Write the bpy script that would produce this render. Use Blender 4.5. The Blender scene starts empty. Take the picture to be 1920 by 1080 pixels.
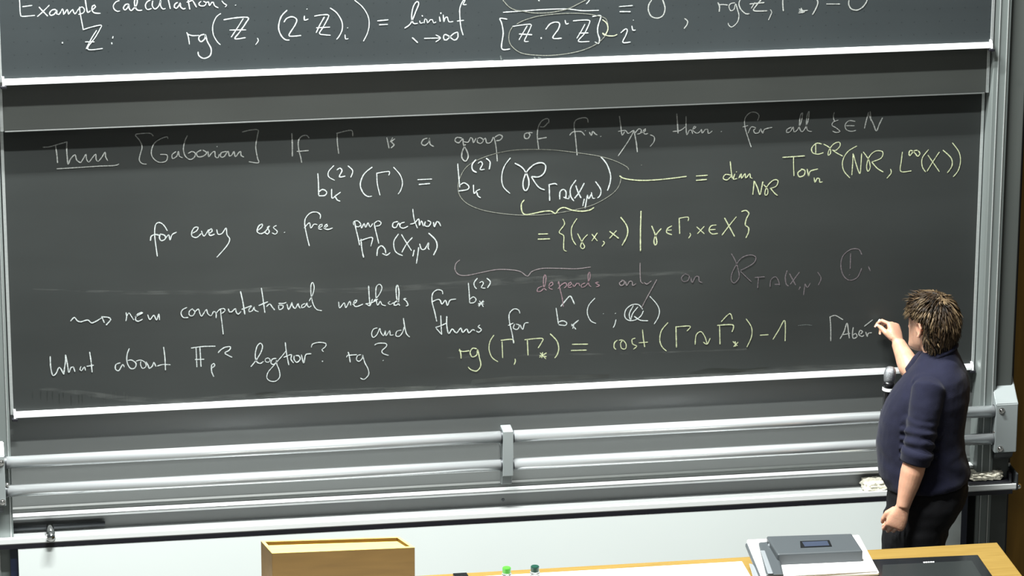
import bpy, bmesh, math, random
import numpy as np
from mathutils import Vector, Matrix, noise
D = bpy.data
SC = bpy.context.scene
COL = SC.collection
R = math.radians

# ------------------------------------------------------------------ camera
F = 7534.0
M = np.array([[0.98712489, -0.1599218, 0.00307627],
              [-0.04582537, -0.30118101, -0.95246524],
              [0.15324647, 0.94006118, -0.30463175]])
CAM = np.array([-2.35336557, -14.71423042, 6.43961532])
cd = D.cameras.new('camera'); cam = D.objects.new('camera', cd); COL.objects.link(cam)
cd.sensor_fit = 'HORIZONTAL'; cd.sensor_width = 36.0; cd.lens = F * 36.0 / 1920.0
cd.clip_start = 0.1; cd.clip_end = 100
mw = Matrix.Identity(4)
for i in range(3):
    mw[i][0] = M[0][i]; mw[i][1] = -M[1][i]; mw[i][2] = -M[2][i]; mw[i][3] = CAM[i]
cam.matrix_world = mw
SC.camera = cam

# ------------------------------------------------------------------ world, lights, exposure
SC.view_settings.view_transform = 'Standard'
SC.view_settings.look = 'None'
SC.view_settings.gamma = 1.0
SC.view_settings.use_curve_mapping = False
SC.view_settings.exposure = 0.0
wd = D.worlds.new('hall_ambience'); SC.world = wd; wd.use_nodes = True
wd.node_tree.nodes['Background'].inputs[0].default_value = (0.72, 0.86, 0.88, 1)
wd.node_tree.nodes['Background'].inputs[1].default_value = 0.09

def area_light(name, loc, target, sx, sy, power, col=(1, 0.985, 0.95)):
    l = D.lights.new(name, 'AREA'); l.shape = 'RECTANGLE'; l.size = sx; l.size_y = sy
    l.energy = power; l.color = col
    o = D.objects.new(name, l); COL.objects.link(o)
    o.location = loc
    d = (Vector(target) - Vector(loc)).normalized()
    o.rotation_euler = d.to_track_quat('-Z', 'Y').to_euler()
    return o
# two rows of board lamps hanging above the front of the hall, plus an unseen dimmer fill light added behind them
area_light('board_lamp', (-0.9, -1.3, 6.7), (-0.9, -0.8, 1.0), 2.2, 0.10, 980, (0.97, 1.0, 0.97))
area_light('board_lamp', (-0.9, -2.7, 6.9), (-0.9, -0.6, 1.0), 2.2, 0.14, 720, (0.97, 1.0, 0.97))
area_light('hall_fill', (-1.5, -7.5, 7.2), (-0.5, -1.0, 1.0), 5.0, 2.0, 80, (1.0, 0.97, 0.93))

def at(px, py, Y=0.0):
    d = M.T @ np.array([(px - 960) / F, (py - 540) / F, 1.0])
    return Vector(CAM + d * ((Y - CAM[1]) / d[1]))
def atz(px, py, Z):
    d = M.T @ np.array([(px - 960) / F, (py - 540) / F, 1.0])
    return Vector(CAM + d * ((Z - CAM[2]) / d[2]))

# ------------------------------------------------------------------ materials
def mat(name, col, rough=0.5, metal=0.0, spec=0.5, **kw):
    m = D.materials.new(name); m.use_nodes = True
    b = m.node_tree.nodes['Principled BSDF']
    b.inputs['Base Color'].default_value = (*col, 1); b.inputs['Roughness'].default_value = rough
    b.inputs['Metallic'].default_value = metal; b.inputs['Specular IOR Level'].default_value = spec
    for k, v in kw.items(): b.inputs[k.replace('_', ' ')].default_value = v
    return m
def noisy(m, scale, amount, stretch=(1, 1, 1), detail=4, bump=0.0, bscale=None, rough=0.0):
    """multiply the base colour by noise, optional bump"""
    nt = m.node_tree; n = nt.nodes; b = n['Principled BSDF']
    tc = n.new('ShaderNodeTexCoord'); mp = n.new('ShaderNodeMapping'); mp.inputs['Scale'].default_value = stretch
    nt.links.new(tc.outputs['Object'], mp.inputs[0])
    nz = n.new('ShaderNodeTexNoise'); nz.inputs['Scale'].default_value = scale; nz.inputs['Detail'].default_value = detail
    nt.links.new(mp.outputs[0], nz.inputs['Vector'])
    mr = n.new('ShaderNodeMapRange'); mr.inputs['From Min'].default_value = .3; mr.inputs['From Max'].default_value = .7
    mr.inputs['To Min'].default_value = 1 - amount; mr.inputs['To Max'].default_value = 1 + amount
    nt.links.new(nz.outputs[0], mr.inputs[0])
    vm = n.new('ShaderNodeVectorMath'); vm.operation = 'SCALE'
    vm.inputs[0].default_value = tuple(b.inputs['Base Color'].default_value)[:3]
    nt.links.new(mr.outputs[0], vm.inputs['Scale'])
    nt.links.new(vm.outputs[0], b.inputs['Base Color'])
    if bump:
        nb = n.new('ShaderNodeTexNoise'); nb.inputs['Scale'].default_value = bscale or scale; nb.inputs['Detail'].default_value = 6
        nt.links.new(mp.outputs[0], nb.inputs['Vector'])
        bp = n.new('ShaderNodeBump'); bp.inputs['Strength'].default_value = bump; bp.inputs['Distance'].default_value = .004
        nt.links.new(nb.outputs[0], bp.inputs['Height']); nt.links.new(bp.outputs[0], b.inputs['Normal'])
    return m

def board_material(name, base, dots=False, spec=.2):
    m = mat(name, base, rough=0.42, spec=spec)
    nt = m.node_tree; n = nt.nodes; L = nt.links; b = n['Principled BSDF']
    tc = n.new('ShaderNodeTexCoord')
    def nz(scale, st, detail=5, dist=0.0):
        mp = n.new('ShaderNodeMapping'); mp.inputs['Scale'].default_value = st
        L.new(tc.outputs['Object'], mp.inputs[0])
        t = n.new('ShaderNodeTexNoise'); t.inputs['Scale'].default_value = scale; t.inputs['Detail'].default_value = detail
        t.inputs['Distortion'].default_value = dist
        L.new(mp.outputs[0], t.inputs['Vector']); return t.outputs[0]
    def rng(s, a, b_, c, d):
        r = n.new('ShaderNodeMapRange'); r.inputs[1].default_value = a; r.inputs[2].default_value = b_
        r.inputs[3].default_value = c; r.inputs[4].default_value = d; L.new(s, r.inputs[0]); return r.outputs[0]
    def mul(a, b_):
        x = n.new('ShaderNodeMath'); x.operation = 'MULTIPLY'; L.new(a, x.inputs[0])
        if isinstance(b_, float): x.inputs[1].default_value = b_
        else: L.new(b_, x.inputs[1])
        return x.outputs[0]
    big = rng(nz(0.8, (1, 1, 1.3), 3), .3, .7, .85, 1.18)
    wipe = rng(nz(2.2, (.35, 1, 3.0), 5, .4), .3, .7, .93, 1.07)
    fac = mul(big, wipe)
    if dots:   # faint printed registration dots every 5 cm
        sp = n.new('ShaderNodeSeparateXYZ'); L.new(tc.outputs['Object'], sp.inputs[0])
        ds = []
        for ch in ('X', 'Z'):
            a = n.new('ShaderNodeMath'); a.operation = 'PINGPONG'; L.new(sp.outputs[ch], a.inputs[0]); a.inputs[1].default_value = 0.025
            p = n.new('ShaderNodeMath'); p.operation = 'POWER'; L.new(a.outputs[0], p.inputs[0]); p.inputs[1].default_value = 2
            ds.append(p.outputs[0])
        ad = n.new('ShaderNodeMath'); ad.operation = 'ADD'; L.new(ds[0], ad.inputs[0]); L.new(ds[1], ad.inputs[1])
        dot = rng(ad.outputs[0], .0000036, .000008, .62, 1.0)
        fac = mul(fac, dot)
    vm = n.new('ShaderNodeVectorMath'); vm.operation = 'SCALE'; vm.inputs[0].default_value = base
    L.new(fac, vm.inputs['Scale']); L.new(vm.outputs[0], b.inputs['Base Color'])
    L.new(rng(nz(1.5, (.6, 1, 2), 4), .3, .7, .34, .5), b.inputs['Roughness'])
    return m

def wood(name, c1, c2, scale=6, axis=(1, 8, 8), rough=.45):
    m = mat(name, c1, rough=rough, spec=.2); nt = m.node_tree; n = nt.nodes; b = n['Principled BSDF']
    tc = n.new('ShaderNodeTexCoord'); mp = n.new('ShaderNodeMapping'); mp.inputs['Scale'].default_value = axis
    nt.links.new(tc.outputs['Object'], mp.inputs[0])
    nz = n.new('ShaderNodeTexNoise'); nz.inputs['Scale'].default_value = scale; nz.inputs['Detail'].default_value = 8; nz.inputs['Distortion'].default_value = .6
    nt.links.new(mp.outputs[0], nz.inputs['Vector'])
    cr = n.new('ShaderNodeValToRGB'); cr.color_ramp.elements[0].position = .3; cr.color_ramp.elements[1].position = .7
    cr.color_ramp.elements[0].color = (*c1, 1); cr.color_ramp.elements[1].color = (*c2, 1)
    nt.links.new(nz.outputs[0], cr.inputs[0]); nt.links.new(cr.outputs[0], b.inputs['Base Color'])
    return m

MT = {}
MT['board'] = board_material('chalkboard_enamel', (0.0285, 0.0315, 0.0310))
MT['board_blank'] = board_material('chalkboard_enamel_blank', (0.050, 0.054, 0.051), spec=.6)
MT['board_dots'] = board_material('chalkboard_enamel_dotted', (0.0265, 0.0315, 0.0335), dots=True)
MT['back'] = noisy(mat('grey_enamel_panel', (0.125, 0.133, 0.131), .38, spec=.5), 1.5, .06, (.3, 1, 2))
MT['alu'] = noisy(mat('brushed_aluminium', (0.62, 0.65, 0.65), .38, metal=.75), 30, .05, (.05, 1, 4))
MT['rail'] = mat('satin_white_aluminium', (0.80, 0.82, 0.82), .35, metal=.15)
MT['tube'] = mat('polished_aluminium_tube', (0.86, 0.89, 0.91), .24, metal=.68)
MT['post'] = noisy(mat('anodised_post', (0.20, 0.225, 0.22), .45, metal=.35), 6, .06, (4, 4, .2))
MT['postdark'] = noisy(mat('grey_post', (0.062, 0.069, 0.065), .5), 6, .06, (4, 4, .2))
MT['bracket'] = mat('grey_lacquered_steel', (0.30, 0.33, 0.335), .4, metal=.2)
MT['bracket_dark'] = mat('dark_steel', (0.05, 0.055, 0.06), .4, metal=.4)
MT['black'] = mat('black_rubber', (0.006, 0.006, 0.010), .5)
MT['chrome'] = mat('chrome', (0.8, 0.8, 0.8), .12, metal=1)
MT['whitewall'] = noisy(mat('white_laminate', (0.74, 0.79, 0.78), .5, spec=.3), 1.2, .02)
MT['woodwall'] = wood('dark_wood_panelling', (0.24, 0.125, 0.020), (0.34, 0.18, 0.032), 3, (9, 9, .6))
MT['plaster'] = noisy(mat('plaster', (0.35, 0.33, 0.29), .8), 4, .05)
MT['floor'] = noisy(mat('grey_linoleum', (0.07, 0.07, 0.065), .6), 9, .12)
MT['desk'] = wood('honey_wood', (0.205, 0.128, 0.031), (0.25, 0.163, 0.043), 4, (1, 12, 12))
MT['desk_edge'] = wood('honey_wood_edge', (0.70, 0.45, 0.13), (0.82, 0.56, 0.2), 4, (1, 12, 12))
MT['laminate'] = mat('desk_slab_white', (0.92, 0.92, 0.90), .5)  # white of the thin slabs on the desk top
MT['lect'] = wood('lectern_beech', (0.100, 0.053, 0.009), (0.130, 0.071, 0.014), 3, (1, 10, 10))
MT['lect_lit'] = wood('lectern_beech_lit', (0.66, 0.46, 0.12), (0.74, 0.54, 0.16), 3, (1, 10, 10))  # brighter copy of the beech, overhead light painted in
MT['devgrey'] = mat('device_grey', (0.052, 0.060, 0.066), .45)
MT['devlight'] = mat('device_light_grey', (0.26, 0.28, 0.30), .35, metal=.3)
MT['devwhite'] = mat('device_white', (0.88, 0.89, 0.90), .4)
MT['lcd'] = mat('unlit_display', (0.030, 0.040, 0.066), .4)
MT['paper'] = mat('paper', (0.93, 0.93, 0.93), .8)
MT['glossblack'] = mat('gloss_black', (0.010, 0.011, 0.012), .12, spec=.5)
MT['screen'] = mat('dark_screen', (0.020, 0.023, 0.023), .22)
MT['navyshade'] = mat('navy_side_shade', (0.012, 0.018, 0.045), .35)  # shade colour for the strips beside the white panel
MT['sponge'] = noisy(mat('dusty_sponge', (0.74, 0.70, 0.58), .9), 60, .35, bump=1.0, bscale=90)
MT['capgreen'] = mat('green_cap', (0.06, 0.34, 0.03), .35)
MT['capdark'] = mat('dark_green_cap', (0.006, 0.045, 0.03), .35)
MT['pet'] = mat('clear_bottle', (0.93, 0.96, 0.96), .06, Transmission_Weight=.92, IOR=1.33)
MT['label'] = mat('white_bottle_label', (0.9, 0.91, 0.9), .5)
MT['skin'] = noisy(mat('skin', (0.50, 0.275, 0.185), .5, Subsurface_Weight=.35, Subsurface_Scale=.02), 30, .10, bump=.15, bscale=180)
MT['nail'] = mat('fingernail', (0.72, 0.46, 0.38), .3)
MT['eye'] = mat('eye_white', (0.75, 0.73, 0.7), .2)
MT['iris'] = mat('iris', (0.05, 0.07, 0.08), .2)
MT['lip'] = mat('lips', (0.45, 0.17, 0.14), .4)
MT['shirt'] = noisy(mat('navy_cotton', (0.0075, 0.0082, 0.022), .85, spec=.2, Sheen_Weight=.05), 14, .12, bump=.3, bscale=350)
MT['trousers'] = noisy(mat('black_denim', (0.0065, 0.0065, 0.008), .85, spec=.2), 14, .2, bump=.3, bscale=300)
MT['shoe'] = mat('black_leather', (0.01, 0.01, 0.01), .4)
MT['micblack'] = mat('mic_black', (0.006, 0.006, 0.007), .3)
MT['micgrille'] = noisy(mat('mic_grille', (0.34, 0.35, 0.37), .35, metal=.9), 200, .3, bump=.8, bscale=400)
# chalks; grey: greyish strokes, and the top line with its shade painted in
for k, c in dict(white=(.38, .41, .41), grey=(.27, .28, .27), pale=(.34, .36, .26), yellow=(.36, .39, .25), faint=(.155, .16, .14), smear=(.08, .09, .088),
                 rose=(.17, .148, .155), pink=(.185, .128, .145), plum=(.105, .092, .10)).items():
    MT['chalk_' + k] = noisy(mat('chalk_' + k, c, .95, spec=.05), 220, .38, detail=2)

# ------------------------------------------------------------------ helpers
def obj(name, bm, m, parent=None, smooth=False, **props):
    me = D.meshes.new(name); bm.normal_update(); bm.to_mesh(me); bm.free()
    o = D.objects.new(name, me); COL.objects.link(o)
    for x in (m if isinstance(m, (list, tuple)) else [m]): me.materials.append(MT[x] if isinstance(x, str) else x)
    if parent is not None:
        o.parent = parent; o.matrix_parent_inverse = parent.matrix_world.inverted()
    if smooth:
        for p in me.polygons: p.use_smooth = True
    for k, v in props.items(): o[k] = v
    return o
def empty(name, loc, **props):
    o = D.objects.new(name, None); COL.objects.link(o); o.location = loc; o.matrix_world = Matrix.Translation(loc)
    o.empty_display_size = .1
    for k, v in props.items(): o[k] = v
    return o
def NB(): return bmesh.new()
def box(bm, x0, x1, y0, y1, z0, z1, bev=0.0, seg=2):
    r = bmesh.ops.create_cube(bm, size=1.0); vs = r['verts']
    for v in vs:
        v.co = Vector((x0 + (v.co.x + .5) * (x1 - x0), y0 + (v.co.y + .5) * (y1 - y0), z0 + (v.co.z + .5) * (z1 - z0)))
    if bev:
        es = list({e for v in vs for e in v.link_edges})
        bmesh.ops.bevel(bm, geom=es, offset=bev, segments=seg, affect='EDGES', profile=.5)
    return bm
def hexa(bm, b4, t4, bev=0.0, seg=2):
    """solid from 4 bottom and 4 top corners"""
    vs = [bm.verts.new(Vector(p)) for p in list(b4) + list(t4)]
    for f in ((3, 2, 1, 0), (4, 5, 6, 7), (0, 1, 5, 4), (1, 2, 6, 5), (2, 3, 7, 6), (3, 0, 4, 7)):
        bm.faces.new([vs[i] for i in f])
    bmesh.ops.recalc_face_normals(bm, faces=list({f for v in vs for f in v.link_faces}))
    if bev:
        es = list({e for v in vs for e in v.link_edges})
        bmesh.ops.bevel(bm, geom=es, offset=bev, segments=seg, affect='EDGES', profile=.5)
    return bm
def prism_x(bm, prof, x0, x1):
    """extrude a (y,z) profile along x"""
    a = [bm.verts.new((x0, y, z)) for y, z in prof]; b = [bm.verts.new((x1, y, z)) for y, z in prof]
    n = len(prof); fs = [bm.faces.new(a), bm.faces.new(b[::-1])]
    for i in range(n): fs.append(bm.faces.new((a[i], b[i], b[(i + 1) % n], a[(i + 1) % n])))
    bmesh.ops.recalc_face_normals(bm, faces=fs); return bm
def frame_of(d):
    d = d.normalized(); u = d.cross(Vector((0, 0, 1)))
    if u.length < 1e-3: u = d.cross(Vector((1, 0, 0)))
    u.normalize(); return u, d.cross(u).normalized()
def tube(bm, pts, rad, n=12, caps=True):
    pts = [Vector(p) for p in pts]; rings = []
    if not isinstance(rad, (list, tuple)): rad = [rad] * len(pts)
    u = None
    for i, p in enumerate(pts):
        d = (pts[min(i + 1, len(pts) - 1)] - pts[max(i - 1, 0)]).normalized()
        if u is None: u, v = frame_of(d)
        else:
            u = (u - d * u.dot(d)).normalized(); v = d.cross(u)
        rings.append([bm.verts.new(p + (u * math.cos(2 * math.pi * k / n) + v * math.sin(2 * math.pi * k / n)) * rad[i]) for k in range(n)])
    fs = []
    for a, b in zip(rings, rings[1:]):
        for k in range(n): fs.append(bm.faces.new((a[k], a[(k + 1) % n], b[(k + 1) % n], b[k])))
    if caps: fs += [bm.faces.new(rings[0][::-1]), bm.faces.new(rings[-1])]
    bmesh.ops.recalc_face_normals(bm, faces=fs)
    return bm
def loft(bm, rings, n=28, power=2.0):
    """rings: (centre, half axis a, half axis b); closed solid"""
    R_ = []
    for c, a, b in rings:
        r = []
        for k in range(n):
            t = 2 * math.pi * k / n; ct, st = math.cos(t), math.sin(t)
            ct = math.copysign(abs(ct) ** (2 / power), ct); st = math.copysign(abs(st) ** (2 / power), st)
            r.append(bm.verts.new(Vector(c) + Vector(a) * ct + Vector(b) * st))
        R_.append(r)
    fs = []
    for p, q in zip(R_, R_[1:]):
        for k in range(n): fs.append(bm.faces.new((p[k], p[(k + 1) % n], q[(k + 1) % n], q[k])))
    fs += [bm.faces.new(R_[0][::-1]), bm.faces.new(R_[-1])]
    bmesh.ops.recalc_face_normals(bm, faces=fs)
    return bm
def lathe(bm, c, prof, n=24, axis=None):
    u, v, w = Vector((1, 0, 0)), Vector((0, 1, 0)), Vector((0, 0, 1))
    if axis is not None:
        w = Vector(axis).normalized(); u, v = frame_of(w)
    return loft(bm, [(Vector(c) + w * z, u * max(r, 1e-4), v * max(r, 1e-4)) for r, z in prof], n)
def screw(parent, loc, d, r=.009):
    bm = NB(); lathe(bm, loc, [(r * 1.5, 0), (r * 1.5, .0015), (r, .0016), (r * .95, .005), (r * .6, .007), (r * .3, .0071), (r * .28, .005)], 16, d)
    return obj('screw', bm, 'chrome', parent, smooth=False)
# (board, colour, scale, x0, y0, strokes)   coordinates read on the boards
INK = []
def W(board, col, s, x0, y0, txt, w=1.0): INK.append((board, col, s, x0, y0, txt, w))
A=(4.8,0,0); B=(4.8,400,0); Cc=(3,640,0); Dd=(4.8,800,0); D2=(4.8,1200,0); D3=(3,1280,0)
W('u','white',*A,"172,-30 178,30 180,90 185,130 200,147 315,138;200,60 290,48;335,150 380,110 445,45;350,62 385,100 430,145;510,95 495,85 465,92 445,120 460,138 490,125 512,92 510,125 530,130 550,100;550,100 562,80 570,100 572,130 590,105 605,85 612,105 615,128 635,105 655,85 662,110 675,125 690,105;715,60 720,110 735,190 750,270;690,105 712,75 740,62 760,85 750,115 705,130;765,-20 772,30 780,80 790,112 815,95;830,90 860,60 850,45 832,55 828,90 850,115 905,120")
W('u','white',*A,"1075,5 1045,15 1020,50 1030,85 1060,102 1080,98;1155,35 1130,40 1110,70 1125,90 1150,65 1160,35 1162,75 1180,98;1180,98 1225,50 1235,5 1225,-20 1210,10 1215,60 1240,92 1280,90;1355,0 1325,15 1308,50 1325,85 1365,75;1375,5 1370,50 1395,80 1430,50 1445,0 1445,50 1465,80 1490,75;1510,-20 1522,30 1533,80;1600,20 1575,35 1568,65 1585,75 1610,50 1622,25 1625,60 1650,80 1670,72;1690,-20 1700,40 1708,85;1680,20 1735,0;1735,5 1755,40 1768,65;1810,10 1790,30 1800,50 1840,50 1855,25 1830,10;1855,25 1875,15 1885,50 1905,20 1920,20 1930,50 1965,70;1995,5 2015,30 2040,45 2025,62;2118,42 2121,48")
W('u','white',*A,"750,265 830,240 910,225 905,250 860,330 790,440 925,435;870,270 820,350 775,440;765,375 850,375;561,376 562,390;1018,325 1012,345;1005,382 1008,398")
W('u','white',*A,"1680,290 1695,330 1705,400;1685,305 1730,320 1790,318;1840,308 1800,320 1788,350 1810,375 1845,345 1848,310 1865,370 1900,440 1890,500 1835,525 1790,500 1782,465;1988,120 1945,155 1915,230 1920,310 1955,375 1985,402")
W('u','white',*B,"92,178 200,160 312,158 290,210 235,290 195,348 290,338;270,165 210,260 160,335;145,270 295,268;395,340 405,365 380,402;665,90 610,150 587,240 605,310 645,355 685,360;635,200 660,165 710,150 750,175 735,225 680,315 720,325 790,318;820,140 820,180 855,170;840,78 845,83;908,145 960,135 1030,132 1035,155 990,240 955,300 1000,312 1055,316;1000,150 960,220 925,295;925,250 1050,243;1050,70 1110,115 1155,190 1160,260 1135,320 1108,355;1185,310 1190,350 1215,345;1207,247 1209,252;1270,0 1340,60 1390,140 1402,220 1385,300 1350,370")
W('u','white',*B,"1475,187 1575,177;1490,222 1570,218")
W('u','white',*Cc,"355,158 390,130 420,60 435,20 425,8 405,35 395,90 405,130 430,130;440,115 445,130 460,125;453,85 457,92;465,130 470,105 480,110 485,128 500,110 512,110 518,128 533,122;551,92 556,122;559,70 560,78;573,82 577,122 583,102 596,96 605,122 630,120;650,118 690,114;705,25 685,25 697,0 686,2 667,44 667,100 673,155 685,198;398,210 430,240;465,215 555,213;530,195 557,213 530,235;655,180 630,190 590,225 575,215 580,195 600,200 635,225 655,210 655,182")
W('u','white',*Dd,"685,110 860,98 1050,85 1260,80 1400,95 1550,92;1003,2 1017,8;1470,-10 1455,15 1435,35;725,172 660,165 675,210 688,300 675,435 750,440;770,238 850,225 935,218 935,245 900,320 880,370 918,372;905,230 870,290 830,360;830,305 950,312;1030,335 1032,350;1070,265 1110,215 1160,198 1195,210 1185,260 1135,340 1215,343;1245,180 1255,215 1278,208;1315,187 1400,180 1460,182 1465,205 1420,300 1365,370 1465,372;1425,215 1390,280 1350,345;1370,298 1455,295;1490,148 1560,138 1565,160 1540,240 1540,300 1555,350 1545,390 1512,375")
W('u','faint',*Dd,"685,0 740,60 800,90 860,98 960,115 1080,115 1180,100 1280,75 1370,30 1430,0;775,235 745,290 740,360 770,420 850,475 980,495 1150,495 1350,465 1500,410 1590,340 1630,270 1625,200 1590,155 1450,125 1300,118 1150,125 1000,145 880,180 810,215",.8)
W('u','pale',*Dd,"1580,175 1620,210 1630,265 1600,315 1580,295;1580,295 1620,318 1680,322 1715,308",.9)
W('u','white',*Dd,"1745,295 1790,258 1805,275 1790,320 1765,380 1835,377;1845,230 1855,270 1880,268;1859,177 1861,183;1730,58 1855,48;1735,103 1835,103")
W('u','smear',*Dd,"510,562 540,556;600,548 690,545;665,500 672,540;965,515 985,535;1000,515 1035,530;1060,525 1100,530",1.2)
W('u','grey',*D2,"105,0 80,40 75,90 100,145 155,162 205,140 225,80 215,30 200,-10;400,165 428,190 420,225 395,258;700,20 715,60 712,105;705,45 745,40 790,45;855,25 820,30 800,55 815,95 845,85 860,35 875,80 890,140 875,200 825,243 795,220 793,205;905,-10 890,30 905,80 950,122 985,122;990,-10 1090,-15 1045,50 1025,95 1145,97;1035,20 1000,75;985,35 1120,22;1170,85 1185,110 1155,180;1285,-10 1285,50 1290,100;1425,115 1480,105 1430,80;1450,70 1460,118;1430,100 1510,92;1590,-10 1600,25 1580,80 1550,132;1675,35 1800,35;1880,0 1878,40 1900,78 1950,90 2000,65 2035,20 2045,-10")
E4=(4,60,230); F4=(4,500,210); G4=(4,840,200); H4=(1920/560,1280,200); K3=(3,640,360); L3=(3,1280,360); J4=(4,800,470); N3=(1920/560,1120,450); O5=(4.8,80,500); P5=(4.8,440,500)
W('l','grey',*E4,"80,183 130,180 200,160 262,143;175,165 185,230 192,302;262,140 260,200 265,270 270,310 290,270 322,240 335,280 365,300;365,300 390,260 405,235 408,270 425,295 450,265 478,235 480,270 495,290 525,255 548,220 552,255 568,285;185,345 350,335 500,325 620,320 652,308")
W('l','grey',*E4,"910,100 880,78 780,85 775,95 805,130 825,180 810,240 805,280 825,305 860,310;1020,120 1015,105 975,115 920,150 895,210 905,260 950,295 1000,290 1015,265 1010,240 960,237;1080,215 1050,240 1055,268 1085,250 1098,215 1105,250 1130,262;1165,95 1145,140 1135,200 1150,250 1185,275 1215,260 1225,230 1200,215 1170,230;1270,205 1235,225 1245,255 1285,250 1310,225 1280,205;1310,225 1320,215 1325,255 1345,230 1370,215 1375,255 1395,262 1405,235;1387,176 1389,182;1460,215 1420,225 1415,255 1440,255 1470,215 1480,250 1500,240 1515,215 1525,255 1550,225 1565,215 1568,245 1590,258;1575,70 1640,55 1695,55 1690,100 1678,180 1690,260 1698,300 1625,292")
W('l','white',*E4,"1015,810 985,765 950,748 925,770 920,840 930,930 940,1003;888,885 895,850 930,838 965,850;965,830 955,860 970,885 1000,870 995,845 965,835;1000,870 1025,840 1035,880 1050,840 1085,820;1200,830 1235,810 1245,785 1220,785 1200,815 1200,850 1235,860 1270,830;1270,810 1290,850 1325,800;1325,830 1350,815 1345,795 1325,815 1335,845 1370,835;1385,800 1395,835 1425,830 1455,790 1462,840 1482,870 1470,910 1430,960 1385,1010;1690,810 1725,780 1725,760 1700,775 1688,815 1715,832 1750,815 1780,775;1785,775 1765,785 1780,815 1765,835 1745,820;1835,770 1810,785 1840,815 1825,835 1800,825;1892,820 1895,824")
W('l','grey',*F4,"188,158 192,240 192,332;318,195 300,175 265,180 238,215 240,280 255,340 262,380;225,295 315,288;522,160 600,140 640,140 645,180;528,155 530,230 540,312;900,190 918,272;925,225 945,190;962,200 935,222 955,245 930,270;1205,195 1175,205 1160,235 1185,250 1215,225 1220,195 1225,240 1255,258;1465,195 1425,190 1412,215 1440,230 1470,200 1475,240 1505,300 1510,340 1490,368 1465,345 1465,300 1490,240;1475,220 1510,225 1530,190 1545,205 1550,230 1570,195;1580,200 1600,190 1625,210 1605,235 1580,225 1580,205;1625,210 1640,195 1650,230 1680,225 1700,185;1705,190 1720,260 1730,370;1710,190 1745,170 1768,185 1750,210 1720,215")
W('l','grey',*G4,"600,195 575,205 575,235 600,238 615,210 600,195 635,195;755,125 755,95 735,90 700,110 675,160 670,230 680,318;690,150 720,150 750,118;672,242 740,230;1050,120 1045,90 1015,82 960,100 945,140 955,220 968,365;912,215 935,190 985,185 1005,190 1025,215;1060,190 1075,215 1085,185 1105,205 1120,212;1029,178 1031,182;1144,220 1147,225;1285,70 1295,140 1305,212 1325,185;1275,185 1330,178 1350,200 1385,180 1395,178 1350,260 1275,370;1395,180 1410,260 1420,340;1400,200 1430,165 1450,175 1440,200 1415,205;1450,195 1480,180 1480,165 1465,180 1475,205 1500,200;1515,210 1545,225 1545,260 1515,298;1715,50 1720,120 1725,200;1685,185 1740,178 1780,150;1785,70 1785,140 1790,210 1810,175 1825,175 1835,205")
W('l','grey',*H4,"60,150 85,130 75,125 65,150 90,170 110,160 120,145 125,170 145,145 160,145 165,172 190,155;247,157 249,161;480,90 490,55 465,35 430,40 400,75 400,130 420,200 440,260;385,130 420,120;420,170 440,130 470,135;470,140 455,150 465,170 490,165 495,145;500,140 515,170 525,145 575,132;700,130 670,145 668,165 690,160 710,130 715,160 735,150 760,100 770,40 755,60 750,130 765,160 785,140 805,90 812,30 798,60 795,130 808,155 830,158;975,35 968,60 975,90 1000,85;990,88 965,100 960,120 985,135 1010,158 985,165 962,155;1110,95 1070,90 1045,115 1050,145 1080,158 1115,152;1050,122 1105,122;1195,35 1180,90 1168,140;1205,30 1210,90;1195,50 1225,110 1245,155 1265,110 1285,70",.95)
W('l','white',*F4,"383,460 388,530 390,625;390,600 420,580 450,600 435,625 390,628;487,575 490,645 520,625 555,600;515,635 530,660 552,668;505,400 465,445 465,485 510,512;525,435 550,420 565,440 545,485 590,480;608,402 645,440 630,490;792,412 730,465 702,540 720,600 755,632 790,630;822,460 870,450 920,447 915,475;825,455 830,540 850,625;950,412 1000,470 1018,530 1005,585 985,615;1130,507 1240,502;1140,543 1225,535")
W('l','white',*G4,"72,425 78,500 88,605;85,590 120,570 155,595 145,620 75,632;190,585 195,650 215,630 240,618;215,640 225,670 245,682;210,395 180,435 185,475 215,492;225,425 245,410 258,430 240,470 275,468;285,385 315,415 308,470;468,382 420,450 402,530 415,600 465,650;500,422 560,460 600,530 605,590 585,628 565,610 565,550 595,480 650,430 705,420 732,445 720,495 680,525 625,522;625,525 660,580 690,610 725,622;752,585 800,575 818,585;758,585 762,705;838,695 840,640 865,620 885,640 882,690;865,678 905,690 908,665;960,550 920,610 920,670 945,708;958,590 975,640 998,685;1022,572 985,640 948,688;1022,690 1010,745;1045,665 1035,720 1028,762;1045,660 1055,690 1075,655;1075,640 1085,685 1103,685;1105,560 1145,620 1140,665 1120,685;1143,372 1190,430 1218,510 1215,570 1195,630",1.08)
W('l','faint',*G4,"1355,475 1340,450 1250,405 1130,370 970,345 800,325 650,320 500,325 360,350 230,395 140,450 90,530 75,600 90,670 150,730 260,775 400,800 540,812 700,810 830,795 940,775 1060,745 1150,705 1240,645 1285,585 1298,520 1285,515;1449,436 1452,439",.75)
W('l','yellow',*G4,"1285,518 1330,540 1450,552 1600,545 1790,522;572,698 550,730 555,785 580,808 640,800 710,785 770,782 805,800 830,770 870,755 930,775 1000,783 1060,775 1095,755;675,955 750,953;672,993 765,990")
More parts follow.
